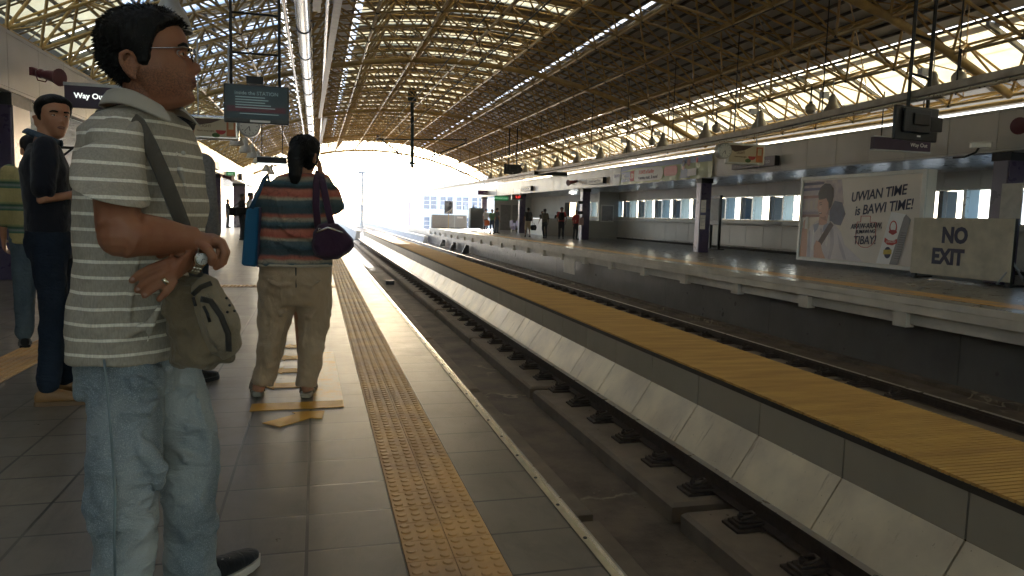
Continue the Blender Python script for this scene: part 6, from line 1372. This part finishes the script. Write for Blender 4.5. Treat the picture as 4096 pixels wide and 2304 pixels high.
# -------------------------------------------------- man in navy behind the striped man
navyc = cloth('navy_cloth', (.01, .011, .018), .2, 9, .6); dj = denim('dark_denim', (.012, .018, .03), (.025, .036, .055)); tan = M('tan_leather', (.3, .16, .06), .5, 0, .2, 9)
nb = at(168, 1000, z=0)
J = pose((nb.x-.04, 4.62, 0), R(80), 1.72, head=(0, .04, 1.585), shR=(.17, .02, 1.4), elR=(.2, .0, 1.13), wrR=(.02, .2, 1.18), elL=(-.2, .05, 1.13), wrL=(0, .2, 1.16), knR=(.1, .02, .5), knL=(-.09, .06, .5), toeR=(.12, .2, 0), toeL=(-.1, .24, 0), anL=(-.1, .04, .08))
J['hdR'] = Vector((-.2, .95, .3)); J['hnR'] = Vector((-1, 0, 0))
t, H_ = figure('man in navy shirt and dark jeans, arms folded, looking back at the camera', J, dict(skin=skin2, shirt=navyc, pants=dj, shoe=tan, sole=M('tan_sole', (.2, .12, .06), .7), sleeve=.8, fat=.98, hem=.02), .01, seg=16, headF=Vector((.62, -.78, 0)), face=True)
b = MB(); pc = M('plaid_collar', (.05, .08, .12), .9, 0, .6, 60); nkp = J['neck']-Vector(t.location); b.path([nkp+Vector((.085*math.cos(a), .08*math.sin(a), .03-.03*math.cos(a-R(10)))) for a in [i*.35 for i in range(18)]], [(.008, .02)]*18, 8); q = b.build('collar', pc, t, smooth=True)
# -------------------------------------------------- others on the near platform
ys, n, l, bb = stripes('yellow_green_stripes', None, None, .17, .2, .1, .01, [(0, (.36, .3, .14)), (.36, (.36, .3, .14)), (.4, (.05, .12, .08)), (.52, (.17, .2, .18)), (.62, (.04, .09, .06)), (.74, (.25, .25, .12)), (.78, (.36, .3, .14))])
gj = denim('grey_denim', (.06, .08, .1), (.1, .13, .15))
b3 = at(88, 872, z=0)
J = pose((b3.x+.03, b3.y+.02, 0), R(-10), 1.66, wrR=(.15, .2, .95)); figure('person in a yellow and green striped shirt, half hidden behind the man in navy', J, dict(skin=skin2, shirt=ys, pants=gj, shoe=cvs, sleeve=1.5, fat=1.12, hem=-.1, pr=1.15), .012, seg=14)
gc = M('grey_check', (.2, .19, .18), .9, 0, .35, 70, scl=(1, 1, 1))
p4 = A(472, 600, 5.0)
J = pose((p4.x-.04, 5.0, 0), R(25), 1.72); figure('person in a grey checked shirt, mostly hidden behind the striped man', J, dict(skin=skin2, shirt=gc, pants=dj, shoe=cvs, sleeve=1.6, fat=1.1, hem=-.08), .012, seg=14)
wht = cloth('white_cotton', (.6, .6, .58), .1); blk = cloth('black_cotton', (.02, .02, .022), .2); drk = cloth('dark_trousers', (.022, .024, .03), .2); gry = cloth('grey_cotton', (.12, .12, .13), .2)
def bag_on(p, sx, sy2, sz, m_, label, strap_pts=None, name='bag', rz=0):
    t_ = thing(name, label, 'bag', tuple(p), rz); b_ = MB(); b_.box(-sx, sx, -sy2, sy2, -sz, sz); q = b_.build('bag_body', m_, t_, bev=min(sx, sy2, sz)*.5)
    if strap_pts: MB().path([Vector(s_)-Vector(p) for s_ in strap_pts], [(.004, .018)]*len(strap_pts), 6).build('strap', m_, t_)
    return t_
pb = at(622, 606, z=0)
J = pose((pb.x+.12, pb.y-.2, 0), R(75), 1.72, knL=(-.09, .1, .5), elR=(.22, -.08, 1.13), wrR=(.2, .15, 1.05)); tw, Hw = figure('man in a white shirt and black cap standing by the left column', J, dict(skin=skin3, shirt=wht, pants=drk, shoe=blk), .018)
MB().lathe([(.098, .03), (.1, .06), (.085, .11), (.05, .135), (0, .14)], tuple(J['head']-Vector(tw.location)), 16, sx=1.05).prism([(J['head']-Vector(tw.location))+Vector((.06, -.07, .045)), (J['head']-Vector(tw.location))+Vector((.17, -.05, .04)), (J['head']-Vector(tw.location))+Vector((.18, .03, .04)), (J['head']-Vector(tw.location))+Vector((.06, .08, .045))], (0, 0, .012)).build('cap', cvs, tw, smooth='auto')
bag_on(J['hip']+Vector((-.2, -.16, .12)), .24, .09, .13, cvs, 'black bag hanging at the side of the man in the white shirt', [J['hip']+Vector((-.3, -.16, .25)), J['shR']+Vector((0, 0, .07)), J['hip']+Vector((-.05, -.18, .22))])
pb2 = at(606, 606, z=0); J = pose((pb2.x, pb2.y+.6, 0), R(70), 1.7); figure('man in a black shirt just behind the man in the white shirt', J, dict(skin=skin3, shirt=blk, pants=drk, shoe=blk), .018)
bag_on(J['hip']+Vector((-.25, -.14, .1)), .2, .08, .15, blk, 'dark shoulder bag of the man in the black shirt', [J['hip']+Vector((-.32, -.12, .25)), J['shR']+Vector((0, 0, .08)), J['hip']+Vector((-.1, -.14, .2))])
pg = at(573, 573, z=0); J = pose((pg.x, pg.y, 0), R(60), 1.7, wrR=(.1, .3, 1.1), elR=(.2, .1, 1.1)); tg, Hg = figure('guard in a dark uniform and cap far along the left platform', J, dict(skin=skin3, shirt=blk, pants=drk, shoe=blk), .022)
MB().lathe([(.14, .05), (.1, .06), (.1, .12), (0, .14)], tuple(J['head']-Vector(tg.location)), 14).build('cap', cvs, tg, smooth='auto')
# -------------------------------------------------- people on the far platform
red = cloth('red_cotton', (.4, .045, .04), .15); pink = cloth('pink_cloth', (.5, .3, .28), .1); camo = M('camouflage_cloth', (.09, .085, .06), .9, 0, .6, 14, c2=(.03, .03, .025)); teal = M('teal_print', (.04, .22, .2), .9, 0, .3, 22, c2=(.25, .3, .08)); beige = cloth('beige_shorts', (.42, .34, .22), .15); bluej = cloth('blue_jeans_far', (.05, .08, .14), .2)
def far(D, z_, az, h_, label, o_, **ov):
    p = at(D, z_, z=0); J = pose((p.x, p.y, 0), R(az), h_, **ov); return figure(label, J, o_, .024), J
(t, H_), J = far(1327, 596, 5, 1.66, 'man walking away in beige shorts with a big black backpack', dict(skin=skin3, shirt=blk, pants=beige, shoe=blk, leg=.7), knL=(-.09, .12, .5), anL=(-.1, .16, .08), toeL=(-.1, .35, 0), anR=(.1, -.2, .1), toeR=(.1, -.02, 0), wrR=(.28, .08, .88), elR=(.25, 0, 1.12))
bp_ = thing('backpack', 'big black backpack on the walking man in shorts', 'bag', tuple(J['neck']+Vector((-.02, -.22, -.25)))); loft_b = MB(); loft(loft_b, [((0, 0, -.26), (.17, 0, 0), (0, .1, 0)), ((0, -.02, -.1), (.2, 0, 0), (0, .14, 0)), ((0, 0, .12), (.19, 0, 0), (0, .12, 0)), ((0, .03, .24), (.12, 0, 0), (0, .06, 0))], 18); remesh(loft_b.build('pack_body', cvs, bp_), .02, 4, .02, .1); MB().box(-.1, .1, -.18, -.12, -.2, .0).build('pack_pocket', cvs, bp_, bev=.02)
hb2 = thing('carry_bag', 'black bag carried low in the hand of the man in shorts', 'bag', tuple(J['wrR']+Vector((.08, 0, -.28)))); lb = MB(); loft(lb, [((0, 0, -.2), (.14, 0, 0), (0, .08, 0)), ((0, 0, -.05), (.19, 0, 0), (0, .1, 0)), ((0, 0, .1), (.14, 0, 0), (0, .07, 0))], 16); remesh(lb.build('bag_body', cvs, hb2), .02, 4); MB().path([(-.06, 0, .1), (-.03, 0, .22), (.03, 0, .22), (.06, 0, .1)], .012, 6).build('handle', cvs, hb2)
far(1369, 599, 0, 1.6, 'woman in a camouflage top walking away beside the man in shorts', dict(skin=skin3, shirt=camo, pants=drk, shoe=blk, hair='long', sleeve=.9), elL=(-.27, .02, 1.12), wrL=(-.33, .1, .9), anL=(-.06, -.14, .1), toeL=(-.06, 0, 0))
(t, H_), J = far(1411, 601, 200, 1.7, 'person in a red shirt and dark trousers with a black bag held in front', dict(skin=skin3, shirt=red, pants=drk, shoe=gry), elR=(.26, .0, 1.12), elL=(-.26, .0, 1.12), wrR=(.2, .12, .95))
bf = thing('backpack', 'black backpack worn on the front of the red-shirted person', 'bag', tuple(J['hip'].lerp(J['neck'], .55)+J['F']*.18)); lb = MB(); loft(lb, [((0, 0, -.22), (.13, 0, 0), (0, .08, 0)), ((0, 0, 0), (.16, 0, 0), (0, .11, 0)), ((0, 0, .2), (.12, 0, 0), (0, .08, 0))], 16); remesh(lb.build('pack_body', cvs, bf), .02, 4, .02, .1); MB().box(-.09, .09, -.13, .0, -.15, -.02).build('pack_pocket', cvs, bf, bev=.02)
(t, H_), J = far(1447, 603, 170, 1.55, 'woman in a red top with long dark hair, half hidden by the purple column', dict(skin=skin2, shirt=red, pants=drk, shoe=blk, hair='long', sleeve=.9), wrL=(-.1, .25, 1.2), elL=(-.2, .05, 1.1))
bag_on(J['hip']+Vector((.25, -.12, .12)), .13, .07, .2, pink, 'pale pink bag on the shoulder of the woman in the red top', [J['hip']+Vector((.2, -.12, .3)), J['shL']+Vector((0, -.05, .08)), J['hip']+Vector((.3, -.12, .3))])
(t, H_), J = far(1237, 588, -5, 1.56, 'woman in a teal patterned top and jeans near the far end of the far platform', dict(skin=skin2, shirt=teal, pants=bluej, shoe=blk, hair='long', hairm=M('brown_hair', (.2, .1, .04), .5)), anR=(.1, -.15, .1))
bag_on(J['wrL']+Vector((-.12, -.05, -.12)), .16, .07, .17, cloth('orange_cloth', (.6, .14, .04), .1), 'orange bag carried by the woman in the teal top', [J['wrL']+Vector((-.15, 0, .05)), J['wrL'], J['wrL']+Vector((.0, 0, .05))])
far(1249, 587, 60, 1.66, 'person in grey standing just right of the woman in the teal top', dict(skin=skin2, shirt=gry, pants=bluej, shoe=blk))
far(1222, 583, 180, 1.6, 'person half hidden behind the tall dark cabinet', dict(skin=skin2, shirt=wht, pants=drk, shoe=blk))
for D_, lab in ((1363, 'dark haired person behind the service counter, left one'), (1402, 'dark haired person behind the service counter, right one')):
    p = at(D_, 560, y=47.5); J = pose((p.x, 47.5, 0), R(180), 1.55); figure(lab, J, dict(skin=skin2, shirt=blk, pants=drk, shoe=blk, hair='long'), .026)
# ================================================================ AIR
hz = MB().box(-510, 610, -110, 910, -10.5, 29).build('haze', nodes('haze_air')[0], fix=True); tag(hz, kind='stuff')
n = MATS['haze_air'].node_tree; pv = n.nodes.new('ShaderNodeVolumePrincipled'); n.nodes.remove(n.nodes['Principled BSDF'])
pv.inputs['Density'].default_value = .0008; pv.inputs['Color'].default_value = (.9, .93, 1, 1); pv.inputs['Anisotropy'].default_value = .5
n.links.new(pv.outputs[0], n.nodes['Material Output'].inputs['Volume']); cyc.volume_bounces = 0
